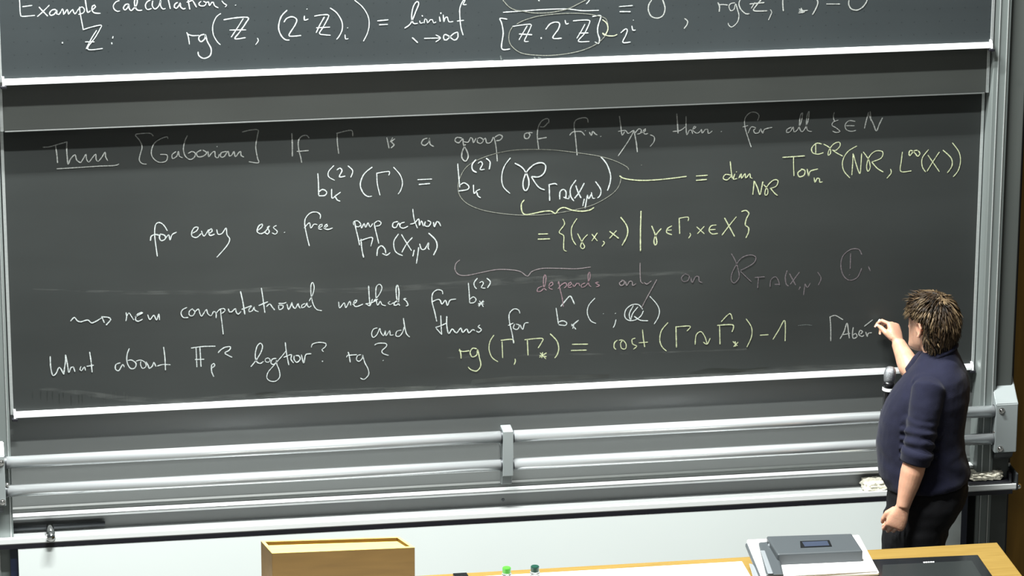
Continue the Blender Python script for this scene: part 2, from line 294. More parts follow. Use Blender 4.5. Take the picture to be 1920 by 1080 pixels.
W('l','yellow',*H4,"85,445 160,440;85,473 155,467;305,350 310,400 318,460;312,440 275,435 260,460 285,470 312,445;335,430 325,465 350,460;344,416 347,420;360,460 375,430 378,460 400,430 405,458 430,430 435,455 447,460;458,475 455,520 450,565;460,478 480,520 495,565 505,530 515,480;520,500 545,530 545,560 530,568 530,540 550,500 585,470 612,475 600,510 560,525;565,525 590,555 610,570;640,325 715,320 785,315;712,322 712,380 715,445;765,405 740,425 750,450 780,440 785,410 760,400;800,400 810,445 820,415 870,400;845,455 850,485 865,460 880,465 880,485 900,482;895,240 860,235 830,265 835,295 870,305 905,295;855,240 855,300;905,240 945,265 950,300 935,312 940,280 970,240 1005,228 1012,250 985,280 960,278;965,280 995,300 1030,318;1120,252 1060,290 1028,350 1035,410 1075,458;1095,300 1092,370 1087,440;1097,305 1115,370 1138,430 1145,380 1150,300;1160,290 1195,340 1205,390 1190,415 1182,380 1200,320 1240,285 1285,290 1275,330 1215,355;1215,355 1250,395 1290,420;1335,400 1340,425 1312,460;1412,290 1405,350 1402,415 1470,412;1510,280 1485,285 1460,315 1455,295 1465,280 1490,295 1510,318 1525,300 1512,282;1580,275 1540,330 1540,385 1562,420;1575,310 1610,360 1650,418;1650,290 1610,350 1570,415;1672,278 1725,330 1730,380 1700,425;1732,230 1775,290 1785,350 1770,410 1738,450")
W('l','yellow',*K3,"1245,150 1255,180 1225,225 1250,245 1250,290 1252,325 1268,332;1325,148 1295,200 1298,260 1320,298;1328,232 1350,275 1368,305 1358,318 1345,305 1360,265 1385,238;1408,235 1440,275;1440,228 1408,275;1470,275 1480,285 1465,305;1508,220 1560,260;1548,215 1508,260;1570,140 1605,190 1608,240 1578,300;1685,105 1682,220 1682,332;1745,190 1760,225 1775,280 1765,298 1758,275 1770,240 1800,205;1860,190 1835,205 1830,228 1860,240;1835,215 1858,213;1898,148 1950,141 1950,163;1900,146 1903,235")
W('l','yellow',*L3,"40,230 45,240 33,260;78,195 122,235;122,192 82,235;190,185 160,190 148,215 165,235 198,232;152,212 185,210;235,145 265,200 292,250;302,138 260,190 220,243;330,110 355,103 372,120 358,150 352,185 370,200 370,225 355,258")
W('l','white',*F4,"400,800 402,770 375,750 330,755 295,790 285,830 295,900 320,1005;280,870 320,830 330,870 355,840 380,845;385,870 415,855 415,840 395,850 390,875 415,880;425,870 455,855 450,840 435,855 432,872 460,880 495,868;660,820 670,880 685,940 697,1000;655,850 650,825 680,815 705,840 690,860 660,855;705,840 712,870 730,835 742,865 760,830 775,862 795,835;805,830 815,880 830,940 840,985;805,835 835,815 858,830 845,850 815,855;985,820 950,830 945,860 970,865 990,830 1000,860;1035,825 1005,835 1000,860 1025,870 1060,855;1095,725 1105,800 1130,870;1075,840 1110,830 1140,800 1145,850 1160,815 1175,855;1190,820 1185,850 1215,855 1230,825 1205,812;1250,825 1258,860 1275,820 1290,825 1305,855")
W('l','white',*K3,"100,275 150,258 175,258 165,305;110,262 115,320 125,368;200,360 205,320 225,302 245,320 250,345;230,345 255,355 275,340;322,235 295,280 305,335 345,358;338,238 360,275 395,330;400,255 365,295 340,340;410,325 402,362;435,310 430,350 422,402;440,290 450,320 470,320 490,285 488,315 495,325;490,230 530,270 538,310 518,355",1.05)
W('l','rose',*J4,"250,68 220,95 212,140 240,178 300,185 400,165 520,142 620,142 700,155 755,190 790,155 870,132 1000,132 1120,135 1230,122",.9)
W('l','pink',*J4,"870,265 835,280 830,305 860,300 885,265 895,200 885,180 875,220 880,280 900,295;915,270 945,255 940,235 920,250 920,280 945,290;985,250 990,230 1000,290 1015,350 1025,420;985,285 1010,255 1040,240 1050,260 1030,280;1060,265 1085,250 1080,235 1062,250 1065,275 1090,270;1095,250 1105,270 1125,245 1140,245 1148,265;1190,240 1160,255 1165,275 1200,255 1225,200 1222,160 1210,180 1215,250 1235,270;1290,235 1265,240 1295,260 1270,270",.9)
W('l','rose',*J4,"1470,225 1445,240 1455,260 1480,250 1480,225 1460,220;1490,230 1500,260 1520,230 1540,230 1545,260 1570,245;1600,90 1600,160 1605,230 1625,245;1630,235 1650,250 1685,225;1725,215 1690,280 1640,370 1610,430",.9)
W('l','plum',*N3,"560,220 540,240 550,265 580,260 590,230 560,215;600,240 610,272 630,235 650,235 655,265 675,272;860,85 885,130 905,190 910,240 880,275 860,255 870,200 920,120 980,95 1018,110 1000,150 920,195;920,200 960,240 990,268;1010,240 1075,235;1035,240 1030,308;1110,300 1115,255 1145,235 1165,265 1170,290;1140,285 1175,285;1220,195 1208,240 1215,285 1230,295;1235,215 1275,290;1300,205 1240,285;1305,300 1295,320;1335,280 1325,355;1335,280 1350,305 1370,275;1415,205 1438,245 1420,290;1700,95 1680,60 1630,60 1580,100 1565,160 1580,225 1620,258 1670,240 1700,180;1628,85 1625,185;1619,222 1621,226;1742,168 1755,200",.9)
W('l','white',*J4,"312,240 318,310 322,390;322,365 350,345 370,365 355,388 322,392;385,410 430,380;395,375 425,420;425,370 390,420;385,395 430,400;380,205 355,240 360,270 375,285;395,240 415,230 425,245 410,275 440,280;450,205 478,235 455,278;120,325 115,300 80,292 45,320 40,380 60,460 75,530;35,385 80,365 100,370 115,400 140,370 155,410 175,370 220,362;105,485 108,560 112,630;65,575 110,560 150,540;70,580 110,625;150,490 150,560 165,620 190,585 205,600 225,615 255,580 270,612 300,585 315,615 345,590 360,600;400,555 385,570 410,590 390,610 370,600;698,470 690,445 655,435 620,470 620,530 640,620 652,695;610,560 650,540;660,550 650,580 680,590 695,560 670,550;700,555 720,590 735,545 765,540;970,428 978,480 988,550;990,535 1020,525 1050,540 1040,560 990,555;1085,565 1140,520;1085,550 1120,590;1105,545 1095,585;1005,418 1040,375 1075,340 1095,370 1108,400;1262,355 1215,410 1205,470 1230,525 1270,545;1324,471 1326,474;1414,468 1416,472;1420,515 1410,555 1398,577;1620,440 1590,405 1540,405 1495,440 1485,490 1510,520 1560,520 1605,490 1625,450;1550,410 1520,470 1525,515;1585,420 1545,470 1530,520;1555,490 1600,520 1660,525;1672,340 1725,400 1745,450 1735,500 1705,550")
W('l','white',*O5,"250,490 285,455 310,485 345,495 375,485 410,480 440,505 480,490 530,460;530,445 555,505;530,450 590,455 612,475 570,525;750,410 755,450 748,490;755,450 775,415 795,440 820,480;830,450 870,430 900,415 890,410 850,430 835,475 860,490 900,470;945,430 965,475 1000,435 1025,480 1045,425 1052,480;1300,365 1260,385 1245,420 1265,455 1310,455;1350,375 1320,400 1320,435 1350,440 1370,405 1345,380;1370,405 1400,380 1415,420 1430,445 1460,400 1475,385 1485,420 1515,440 1540,400 1560,420 1560,462;1600,375 1605,440 1615,520 1625,608;1560,420 1590,385 1630,375 1640,395 1610,420;1670,375 1680,405 1700,405 1735,375 1740,405 1760,425 1785,400;1780,220 1800,310 1820,430;1790,385 1880,350")
W('l','white',*P5,"155,355 130,380 130,405 160,395 175,360 180,390 215,405;240,190 255,290 272,415;215,350 300,315;285,360 315,335 340,365 360,390;395,345 400,385 430,375 435,350 400,345;395,330 440,330 465,320;470,335 485,385 505,350 515,320 520,350 545,375 570,330 575,350 590,375;635,330 605,345 605,370 635,355 650,325 655,350 670,365 690,350;670,310 705,240 715,180 700,140 685,180 690,270 710,345 740,385 785,395;935,315 945,370 985,325 1000,368 1035,310 1045,350;1060,340 1090,320 1100,300 1085,300 1070,325 1080,355 1110,355 1155,335;1205,170 1210,260 1218,355;1175,335 1240,320 1290,290;1180,330 1215,350 1240,290;1250,310 1300,250 1325,190 1305,158 1275,180 1270,260 1285,345 1310,310 1325,340 1360,350;1400,310 1380,325 1400,340 1425,325 1440,320;1475,300 1440,320 1435,345 1465,340 1475,300 1478,220 1465,165 1452,200 1460,290 1485,350;1545,285 1520,290 1545,310 1560,345 1540,352")
W('l','white',*P5,"1285,550 1250,560 1232,600 1245,635 1280,610 1305,555 1315,590 1340,620 1355,575 1362,620 1395,575 1400,615 1430,610;1500,570 1460,580 1450,620 1480,625 1510,590 1525,540;1518,460 1528,530 1545,600 1575,632")
W('l','white',*O5,"68,805 72,900 90,975 120,960 150,905 190,968;205,790 205,850 195,920 190,968;205,790 220,860 235,950 255,905 275,900 290,945;345,895 335,925 350,935 375,900 385,935;422,765 435,850 445,950;395,895 460,885;700,865 660,880 655,920 685,935 720,880 735,905;780,735 760,790 760,860 790,915 830,910 840,870 800,840 765,845;840,850 880,840 920,860 930,895 900,915 880,880 885,850;930,855 950,890 960,915 990,890 1000,860 1020,900;1088,720 1100,820 1105,930;1030,895 1080,880 1150,882;1335,732 1440,718 1555,715;1380,725 1388,905;1415,720 1425,900;1370,835 1455,832;1520,880 1520,940 1540,990;1520,885 1540,870 1548,890 1525,910;1578,775 1600,750 1640,725 1690,720 1680,750 1640,775 1665,795 1705,815")
W('l','white',*P5,"145,900 200,830 240,760 250,710 230,688 200,720 185,790 195,850 230,870 260,850;275,830 275,850 300,860 320,840 300,820 275,830;375,825 340,830 325,865 350,880 385,850;460,760 420,810 350,890 300,950 290,1000 320,1028 370,1028 405,990 400,930 380,880 375,840;455,680 465,770 487,885;440,815 510,790 505,830 530,865;535,800 535,835 560,860 590,830 575,800 545,800;600,790 620,865 635,800 650,785 690,782;690,725 700,695 760,680 820,690 815,720 785,745 800,765;789,845 791,855;1020,765 1030,800 1040,860;1005,815 1015,797 1040,795 1100,790;1135,790 1105,800 1095,835 1120,850 1150,820 1150,790 1170,860 1200,920 1205,970 1165,1012 1130,1000;1258,705 1290,688 1360,690 1365,715 1325,755 1335,780 1385,797;1334,840 1337,845")
W('l','yellow',*J4,"245,735 255,770 258,808;240,745 270,755 320,748;375,735 345,730 325,760 340,795 375,780 380,740 395,800 405,860 375,900 330,890 310,870;505,632 475,680 468,740 490,800 535,833;555,672 640,665 655,690;565,680 570,805;662,810 665,830 655,855;733,668 865,657 860,690 835,730;755,670 760,785;845,800 900,765;850,765 895,812;870,760 862,805;845,785 900,795;925,622 975,675 990,730 980,775 960,805;1090,702 1210,700;1082,748 1200,745")
W('l','yellow',*J4,"1430,670 1408,690 1405,725 1420,740;1440,672 1470,670 1495,700 1490,735 1460,730 1455,690 1475,668;1565,655 1540,665 1545,700 1575,715 1550,738;1618,590 1625,660 1635,722;1590,690 1660,685;1810,537 1760,600 1748,670 1765,720 1798,752")
W('l','yellow',*N3,"500,558 595,553 575,585;505,560 508,690;628,672 635,610 665,588 690,620 705,665;680,655 705,668 725,630;770,548 870,545 865,590;785,550 788,670;795,525 850,472 868,510;870,650 900,680;905,655 875,685;885,650 888,685;955,505 990,560 990,620 960,688;1045,612 1100,608;1128,640 1165,580 1205,518 1207,650")
W('l','smear',*N3,"1290,550 1340,545 1380,549",.8)
W('l','grey',*N3,"1495,490 1500,560 1500,650;1495,495 1530,485 1580,513;1560,635 1585,590 1605,535 1615,600 1620,632;1570,610 1625,600;1645,560 1640,600 1645,632 1670,620 1660,600 1645,610;1690,605 1705,590 1690,580 1680,605 1700,620 1715,610;1725,590 1735,622 1740,600 1765,595;1715,555 1770,512")

# ================================================================== the room
bm = NB(); box(bm, -6.5, 6.5, -17.5, 0.4, -0.1, 0.0); obj('floor', bm, 'floor', kind='structure')
bm = NB(); box(bm, -6.5, 6.5, 0.25, 0.45, 0.0, 7.5); obj('wall_back', bm, 'plaster', kind='structure')
# dark wood panelling right of the board system: upright planks with joints
wr = empty('wall_right', (2.09, 0.1, 0), kind='structure', label='dark brown wood panelled wall right of the chalkboards')
x = 2.092
for k in range(9):
    w = .30 if k else .22
    bm = NB(); box(bm, x, x + w - .004, 0.06, 0.10, 0.0, 7.4, .002, 1); obj('panel', bm, 'woodwall', wr); x += w
bm = NB(); box(bm, 2.08, 4.8, 0.10, 0.25, 0, 7.4); obj('panel_backing', bm, 'black', wr)

# ================================================================== board system
XL, XR = -1.905, 1.912
# fixed grey panel behind the sliding boards
bm = NB(); box(bm, -1.93, 1.93, 0.03, 0.055, 0.80, 4.6)
obj('backing_panel', bm, 'back', label='fixed grey backing panel behind the sliding chalkboards and guard rail', category='panel')

def sliding_board(label, Yf, z0, z1, matname, rail=True, thick=.022):
    t = empty('chalkboard', ((XL + XR) / 2, Yf, z0), label=label, category='chalkboard')
    bm = NB(); box(bm, XL + .004, XR - .004, Yf, Yf + thick, z0, z1, .001, 1); obj('writing_surface', bm, matname, t)
    for s, xx in ((-1, XL), (1, XR)):
        bm = NB(); box(bm, xx - .006, xx + .006, Yf - .004, Yf + thick, z0, z1, .001, 1); obj('side_edge', bm, 'alu', t, label='thin aluminium side edge')
    if rail:
        # chalk rail: flat top that slopes slightly to the front
        bm = NB(); prism_x(bm, [(Yf, z0 - .003), (Yf, z0 + .012), (Yf - .012, z0 + .010), (Yf - .021, z0 + .007), (Yf - .025, z0 + .003), (Yf - .025, z0 - .006), (Yf - .020, z0 - .008)], XL + .014, XR - .012)
        obj('chalk_rail', bm, 'rail', t, label='bright aluminium chalk rail along the bottom')
        for xx, s in ((XL + .010, -1), (XR - .006, 1)):
            bm = NB(); prism_x(bm, [(Yf, z0 - .006), (Yf, z0 + .022), (Yf - .010, z0 + .020), (Yf - .026, z0 + .006), (Yf - .027, z0 - .009), (Yf - .02, z0 - .010)], xx - .004, xx + .004)
            obj('end_cap', bm, 'rail', t, label='small light end cap of the rail')
            bm = NB(); box(bm, xx - .012, xx + .012, Yf - .030, Yf - .008, z0 - .020, z0 - .008, .003, 2); obj('guide_block', bm, 'black', t)
    else:
        bm = NB(); box(bm, XL + .01, XR - .01, Yf - .003, Yf + thick, z0 - .004, z0 + .001, .001, 1); obj('bottom_edge', bm, 'back', t, label='thin pale bottom edge')
    return t
upper = sliding_board('raised upper chalkboard with example calculations, cut off by the top of the photo', -.085, 2.598, 3.85, 'board_dots')
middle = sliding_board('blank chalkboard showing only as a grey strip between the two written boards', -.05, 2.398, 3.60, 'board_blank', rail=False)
lower = sliding_board('large lower chalkboard covered in white and yellow handwriting, person writing on it', .0, 1.253, 2.42, 'board')

# ---- handwriting: each block of chalk strokes is a flat ribbon lying on its board
def catmull(P, step):
    out = []
    n = len(P)
    for i in range(n - 1):
        p0, p1, p2, p3 = P[max(i - 1, 0)], P[i], P[i + 1], P[min(i + 2, n - 1)]
        L_ = max(1, int(math.hypot(p2[0] - p1[0], p2[1] - p1[1]) / step))
        for k in range(L_):
            t = k / L_
            out.append(tuple(.5 * (2 * p1[j] + (-p0[j] + p2[j]) * t + (2 * p0[j] - 5 * p1[j] + 4 * p2[j] - p3[j]) * t * t + (-p0[j] + 3 * p1[j] - 3 * p2[j] + p3[j]) * t ** 3) for j in (0, 1)))
    out.append(P[-1]); return out
rs = random.Random(4); lev = 0.0
for (bd, col, s, x0, y0, txt, wd_) in INK:
    par, Yb = (upper, -.085) if bd == 'u' else (lower, 0.0)
    strokes = []
    for st in txt.split(';'):
        P = [tuple(float(v) for v in q.split(',')) for q in st.split()]
        P = [(x0 + x / s, y0 + y / s) for x, y in P]
        strokes.append((P, catmull(P, 2.2)))
    # neighbouring strokes make one word
    words = []
    for P, S in strokes:
        hit = [w for w in words if any((a[0] - b[0]) ** 2 + (a[1] - b[1]) ** 2 < 150 for _, T in w for a in T[::2] for b in S[::2])]
        nw = [(P, S)]
        for w in hit: nw = w + nw; words.remove(w)
        words.append(nw)
    nm = {'white': 'white', 'grey': 'greyed white', 'pale': 'pale yellow', 'yellow': 'yellow', 'faint': 'faint grey', 'smear': 'wiped leftover', 'rose': 'dull rose', 'pink': 'pink', 'plum': 'faint mauve'}[col]
    for w_ in words:
        bm = NB()
        for P, S2 in w_:
            lev = (lev + .00007) % .0021
            ln = sum(math.hypot(b[0] - a[0], b[1] - a[1]) for a, b in zip(P, P[1:]))
            S = [at(x, y, Yb) for x, y in S2]
            hw = .0021 * wd_ * rs.uniform(.85, 1.15)
            off = rs.random() * 50; prev = None; n = len(S)
            for i, p in enumerate(S):
                d = S[min(i + 1, n - 1)] - S[max(i - 1, 0)]
                if d.length < 1e-6: d = Vector((0, 0, 1))
                d.normalize(); nn = Vector((-d.z, 0, d.x))
                w = hw * (1 + .32 * noise.noise(Vector((i * .35 + off, 0, 0))))
                if ln > 8 and (i == 0 or i == n - 1): w *= .6
                y_ = Yb - .0004 - lev
                a = bm.verts.new((p.x + nn.x * w, y_, p.z + nn.z * w)); b = bm.verts.new((p.x - nn.x * w, y_, p.z - nn.z * w))
                if prev: bm.faces.new((prev[0], a, b, prev[1]))
                prev = (a, b)
        bmesh.ops.recalc_face_normals(bm, faces=bm.faces[:])
        obj('chalk_handwriting', bm, 'chalk_' + col, par, label=nm + ' chalk handwriting')

# ---- wiped water streak and dried wash marks on the lower board (thin film of chalk dust)
def film(par, Yb, pts, label):
    bm = NB(); prev = None
    for x, y, h in pts:
        a = at(x, y - h / 2, Yb); b = at(x, y + h / 2, Yb)
        va = bm.verts.new((a.x, Yb - .0004, a.z)); vb = bm.verts.new((b.x, Yb - .0004, b.z))
        if prev: bm.faces.new((prev[0], va, vb, prev[1]))
        prev = (va, vb)
    bmesh.ops.recalc_face_normals(bm, faces=bm.faces[:])
    m = D.materials.get('chalk_dust_film')
    if not m:
        m = mat('chalk_dust_film', (.22, .23, .22), .9, spec=.1); nt = m.node_tree; n = nt.nodes
        tc = n.new('ShaderNodeTexCoord'); mp = n.new('ShaderNodeMapping'); mp.inputs['Scale'].default_value = (5, 1, 30)
        nt.links.new(tc.outputs['Object'], mp.inputs[0]); nz = n.new('ShaderNodeTexNoise'); nz.inputs['Scale'].default_value = 2; nz.inputs['Detail'].default_value = 6
        nt.links.new(mp.outputs[0], nz.inputs['Vector']); mr = n.new('ShaderNodeMapRange'); mr.inputs[1].default_value = .42; mr.inputs[2].default_value = .75
        mr.inputs[3].default_value = 0; mr.inputs[4].default_value = .22; nt.links.new(nz.outputs[0], mr.inputs[0]); nt.links.new(mr.outputs[0], n['Principled BSDF'].inputs['Alpha'])
        MT['film'] = m
    obj('dust_streak', bm, 'film', par, label=label)
film(lower, 0, [(60, 542, 2), (250, 549, 6), (420, 548, 8), (520, 541, 8), (620, 546, 9), (760, 540, 10), (900, 530, 14), (1080, 520, 10), (1300, 510, 6)], 'pale wipe streak across the board')
film(lower, 0, [(60, 727, 4), (140, 735, 8), (240, 748, 10), (330, 752, 8), (470, 742, 10), (640, 735, 12), (860, 727, 12), (1000, 722, 10), (1280, 710, 12), (1500, 690, 10), (1690, 684, 8)], 'pale dried wash line above the rail')
film(lower, 0, [(840, 671, 3), (980, 666, 4), (1180, 663, 3), (1400, 655, 3)], 'thin pale wipe line')
# darker damp patches above the rail
MT['damp'] = noisy(mat('damp_patch', (0.017, 0.020, 0.019), .35), 8, .3, (1, 1, 5))
def damp(pts):
    bm = NB(); a = [at(x, y, 0) for x, y in pts]; bm.faces.new([bm.verts.new((p.x, -.0003, p.z)) for p in a])
    bmesh.ops.recalc_face_normals(bm, faces=bm.faces[:]); obj('damp_patch', bm, 'damp', lower, label='darker damp patch above the rail')
damp([(885, 712), (960, 705), (1060, 703), (1142, 702), (1142, 708), (1050, 713), (960, 714), (900, 718), (882, 722)])
damp([(480, 738), (505, 734), (520, 737), (515, 743), (490, 745)])
damp([(720, 728), (760, 724), (800, 725), (820, 723), (815, 729), (770, 733), (725, 735)])
damp([(1290, 700), (1330, 690), (1400, 692), (1440, 688), (1430, 694), (1370, 699), (1330, 702)])
rs2 = random.Random(9)
for k in range(16):
    x = 60 + k * 12 + rs2.uniform(-4, 4); y = 738 + rs2.uniform(-4, 6); l = rs2.uniform(8, 22)
    damp([(x, y), (x + 2.5, y), (x + 2, y + l), (x + 1, y + l)])

# ---- guide posts left and right
pr = empty('guide_column', (1.99, -.05, 0), label='tall grey aluminium guide column right of the chalkboards', category='column')
bm = NB(); box(bm, 1.922, 1.988, -.085, .03, 0, 4.6, .004, 2); obj('profile', bm, 'post', pr, label='lighter aluminium face')
for xx in (1.940, 1.972):
    bm = NB(); box(bm, xx, xx + .004, -.089, -.084, 0, 4.6, .001, 1); obj('rib', bm, 'alu', pr)
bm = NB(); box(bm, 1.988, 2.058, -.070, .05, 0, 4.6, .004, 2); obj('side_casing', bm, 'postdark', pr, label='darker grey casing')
bm = NB(); box(bm, 2.058, 2.078, -.02, .05, 0, 4.6); obj('shadow_gap', bm, 'black', pr)
pl = empty('guide_column', (-1.95, -.05, 0), label='grey aluminium guide column at the left edge of the photo', category='column')
bm = NB(); box(bm, -1.985, -1.918, -.085, .03, 0, 4.6, .004, 2); obj('profile', bm, 'post', pl, label='lighter aluminium face')
for xx in (-1.976, -1.930):
    bm = NB(); box(bm, xx, xx + .004, -.089, -.084, 0, 4.6, .001, 1); obj('rib', bm, 'alu', pl)
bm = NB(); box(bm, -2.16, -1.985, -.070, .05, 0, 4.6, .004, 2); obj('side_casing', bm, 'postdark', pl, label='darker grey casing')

# ---- guard rail of two tubes on brackets
gr = empty('guard_rail', (0.01, -.1, .92), label='guard rail of two polished tubes below the lower chalkboard', category='rail')
for z in (1.096, .980):
    for xa, xb in ((-1.945, -.012), (.032, 1.985)):
        bm = NB(); tube(bm, [(xa, -.105, z), (xb, -.105, z)], .0235, 32); o = obj('tube', bm, 'tube', gr, smooth=True)
    for xx in (-.012, .032, -1.940, 1.980):
        bm = NB(); tube(bm, [(xx - .004, -.105, z), (xx + .004, -.105, z)], .027, 32); obj('collar', bm, 'bracket_dark', gr)
# middle bracket: top sloping back to the wall
bm = NB(); prism_x(bm, [(-.062, 1.130), (-.062, .900), (-.075, .888), (-.10, .896), (-.112, .935), (-.135, .942), (-.135, 1.128)], -.010, .031)
bmesh.ops.bevel(bm, geom=bm.edges[:], offset=.002, segments=1, affect='EDGES')
box(bm, .0, .022, -.063, .0295, 1.020, 1.060)
mb = obj('middle_bracket', bm, 'bracket', gr, label='slim grey centre bracket')
for s, x0, x1 in ((1, 1.977, 2.068), (-1, -2.033, -1.944)):
    bm = NB(); prism_x(bm, [(-.03, 1.225), (-.03, .93), (-.135, .928), (-.135, 1.134), (-.115, 1.150)], x0, x1)
    bmesh.ops.bevel(bm, geom=bm.edges[:], offset=.003, segments=2, affect='EDGES')
    eb = obj('end_bracket', bm, 'bracket', gr, label='grey end bracket with sloping top')
    bm = NB(); prism_x(bm, [(-.02, .928), (-.13, .926), (-.120, .905), (-.08, .882), (-.02, .875)], x0 + .008, x1 - .012); obj('bracket_foot', bm, 'bracket_dark', gr, label='dark foot under the end bracket')
    xs = 2.0 if s > 0 else -1.949 - .008
    for z in (1.108, .947): screw(eb, (xs, -.136, z), (0, -1, 0), .0085)
    screw(eb, (xs - s * .02, -.12, 1.012), (0, -1, 0), .006)

# ---- chalk tray
tr = empty('chalk_tray', (0, -.08, .78), label='long white chalk tray under the guard rail, above the white panel', category='tray')
bm = NB(); prism_x(bm, [(.029, .826), (.029, .838), (-.026, .842), (-.031, .838), (-.031, .830)], -2.03, 2.078); obj('ledge', bm, 'rail', tr, label='narrow bright upper ledge')
bm = NB(); prism_x(bm, [(.029, .842), (.029, .858), (.026, .862), (.018, .856), (.018, .842)], -1.93, 1.93); obj('bead', bm, 'postdark', tr)
bm = NB(); box(bm, -2.03, 2.074, -.026, .029, .772, .830); obj('fascia', bm, 'back', tr, label='grey upright face')
bm = NB(); prism_x(bm, [(-.02, .762), (-.02, .778), (-.118, .783), (-.128, .792), (-.133, .790), (-.133, .772), (-.128, .764)], -2.03, 2.074); obj('shelf', bm, 'rail', tr, label='wide bright shelf')
bm = NB(); box(bm, -2.03, 2.06, -.132, -.10, .750, .766); obj('shade_line', bm, 'black', tr, label='black strip painted as the shadow under the shelf')  # black strip stands in for the shadow line below the shelf
bm = NB(); box(bm, 2.074, 2.082, -.134, -.01, .764, .835, .003, 2); obj('end_plate', bm, 'bracket_dark', tr)
bm = NB(); lathe(bm, (2.080, -.12, .776), [(.012, 0), (.013, .008), (.010, .016), (.004, .018)], 16, (1, 0, 0)); obj('end_knob', bm, 'chrome', tr, smooth=True)
bm = NB(); tube(bm, [(-2.03, -.044, .800), (-1.563, -.044, .800)], .010, 14); obj('slide_bar', bm, 'bracket_dark', tr, smooth=True, label='dark round bar lying in the tray')
bm = NB(); lathe(bm, (-1.777, -.045, .806), [(.012, 0), (.013, .02), (.016, .03), (.017, .075), (.013, .082), (.012, .088), (.017, .094), (.018, .104), (.012, .110), (.004, .112)], 24, (0, -1, -.12)); obj('lock_knob', bm, 'chrome', tr, smooth=True, label='shiny metal lock knob')
bm = NB(); lathe(bm, (.008, -.026, .803), [(.006, 0), (.006, .002), (.003, .003)], 12, (0, -1, 0)); obj('screw', bm, 'bracket_dark', tr)

# ---- white panel below the tray
bm = NB(); box(bm, -1.905, 1.853, -.131, -.100, 0.0, .748, .001, 1)
obj('lower_wall_panel', bm, 'whitewall', label='white laminate panel filling the wall below the chalk tray', category='panel')
bm = NB(); box(bm, -1.935, -1.906, -.112, -.08, 0.0, .746); box(bm, 1.855, 1.885, -.105, -.08, 0, .746)
obj('side_shade_1', bm, 'navyshade', kind='structure')  # dark strips painted as the shade at the panel's sides

# ================================================================== on the tray
def lump(name, cx, cy, cz, sx, sy, sz, seed, m, **props):
    bm = NB(); bmesh.ops.create_cube(bm, size=2)
    bmesh.ops.subdivide_edges(bm, edges=bm.edges[:], cuts=14, use_grid_fill=True)
    for v in bm.verts:
        c = v.co.copy(); s = c.normalized(); c = c.lerp(s * 1.15, .35)
        nz = noise.fractal(Vector((c.x * 2.2 * sx / sy, c.y * 2.2, c.z * 2.2)) + Vector((seed, 0, 0)), 1.0, 2.0, 4)
        c += s * nz * .22
        v.co = Vector((cx + c.x * sx, cy + c.y * sy, cz + max(c.z, -.95) * sz))
    return obj(name, bm, m, smooth=True, **props)
lump('sponge', 1.500, -.075, .803, .046, .034, .020, 3, 'sponge', label='crumpled cream sponge on the chalk tray left of the person', category='sponge')
lump('sponge', 1.962, -.070, .815, .068, .030, .0165, 8, 'sponge', label='long cream sponge in a black holder at the right end of the chalk tray', category='sponge')
bm = NB(); box(bm, 1.885, 2.064, -.105, -.034, .784, .796, .004, 2); box(bm, 2.052, 2.064, -.105, -.034, .79, .825, .003, 2)
obj('sponge_holder', bm, 'black', label='black sponge holder on the right end of the chalk tray', category='holder')

# ================================================================== lecture desk
ZD = .90
dk = empty('lecture_desk', (0.2, -1.5, 0), label='long honey wood lecture desk with thin white slabs on top in the foreground', category='desk')
XE = 1.742
bm = NB(); box(bm, -1.42, XE, -1.95, -1.012, ZD - .032, ZD, .003, 2); obj('desk_top', bm, 'desk', dk, label='honey wood desk top')
for xa, xb in ((-1.40, -.40), (-.395, -.215), (-.205, .70)):
    pass
bm = NB(); box(bm, -1.405, -.365, -1.93, -1.045, ZD - .002, ZD + .003, .001, 1); obj('white_slab', bm, 'laminate', dk, label='thin white slab on the desk top')  # flat white slab set on the wood top
bm = NB(); box(bm, -.275, .745, -1.93, -1.062, ZD - .002, ZD + .003, .001, 1); obj('white_slab', bm, 'laminate', dk, label='thin white slab on the desk top')
bm = NB(); box(bm, -1.38, XE - .05, -1.88, -1.84, .10, ZD - .032); obj('modesty_panel', bm, 'desk', dk)
for xx in (-1.40, .2, XE - .08):
    bm = NB(); box(bm, xx, xx + .035, -1.90, -1.10, 0, ZD - .032, .002, 1); obj('side_panel', bm, 'desk', dk)

# ---- lectern box with a sunken reading surface
ZT = 1.12
c = [atz(510, 1038, ZT), atz(778, 1027, ZT), atz(748, 1006.5, ZT), atz(489, 1014.5, ZT)]   # front left, front right, back right, back left
zb = ZD + .0035
le = empty('lectern_box', (sum((p.x for p in c)) / 4, sum((p.y for p in c)) / 4, zb), label='open wooden lectern box with pale sunken top on the desk', category='lectern')
cen = (c[0] + c[1] + c[2] + c[3]) / 4
def low(p, z=zb): return Vector((p.x, p.y, z))
def inn(p, f): return p + (cen - p) * f
I = []
tw = .012
for i in range(4):
    a, b, pz = c[i - 1], c[(i + 1) % 4], c[i]
    I.append(pz + (a - pz).normalized() * tw + (b - pz).normalized() * tw)
for i, nm in enumerate(('front_board', 'side_board', 'rear_board', 'side_board')):
    j = (i + 1) % 4
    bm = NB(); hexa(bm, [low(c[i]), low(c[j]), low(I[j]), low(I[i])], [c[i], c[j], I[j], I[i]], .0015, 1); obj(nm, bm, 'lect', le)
bm = NB()
e = .0016
for i in range(4):
    j = (i + 1) % 4
    hexa(bm, [c[i] + Vector((0, 0, .0002)), c[j] + Vector((0, 0, .0002)), I[j] + Vector((0, 0, .0002)), I[i] + Vector((0, 0, .0002))],
         [c[i] + Vector((0, 0, e)), c[j] + Vector((0, 0, e)), I[j] + Vector((0, 0, e)), I[i] + Vector((0, 0, e))])
obj('lit_rim', bm, 'lect_lit', le, label='rim painted pale as lit from above')  # rim top takes the brighter wood to show light from above
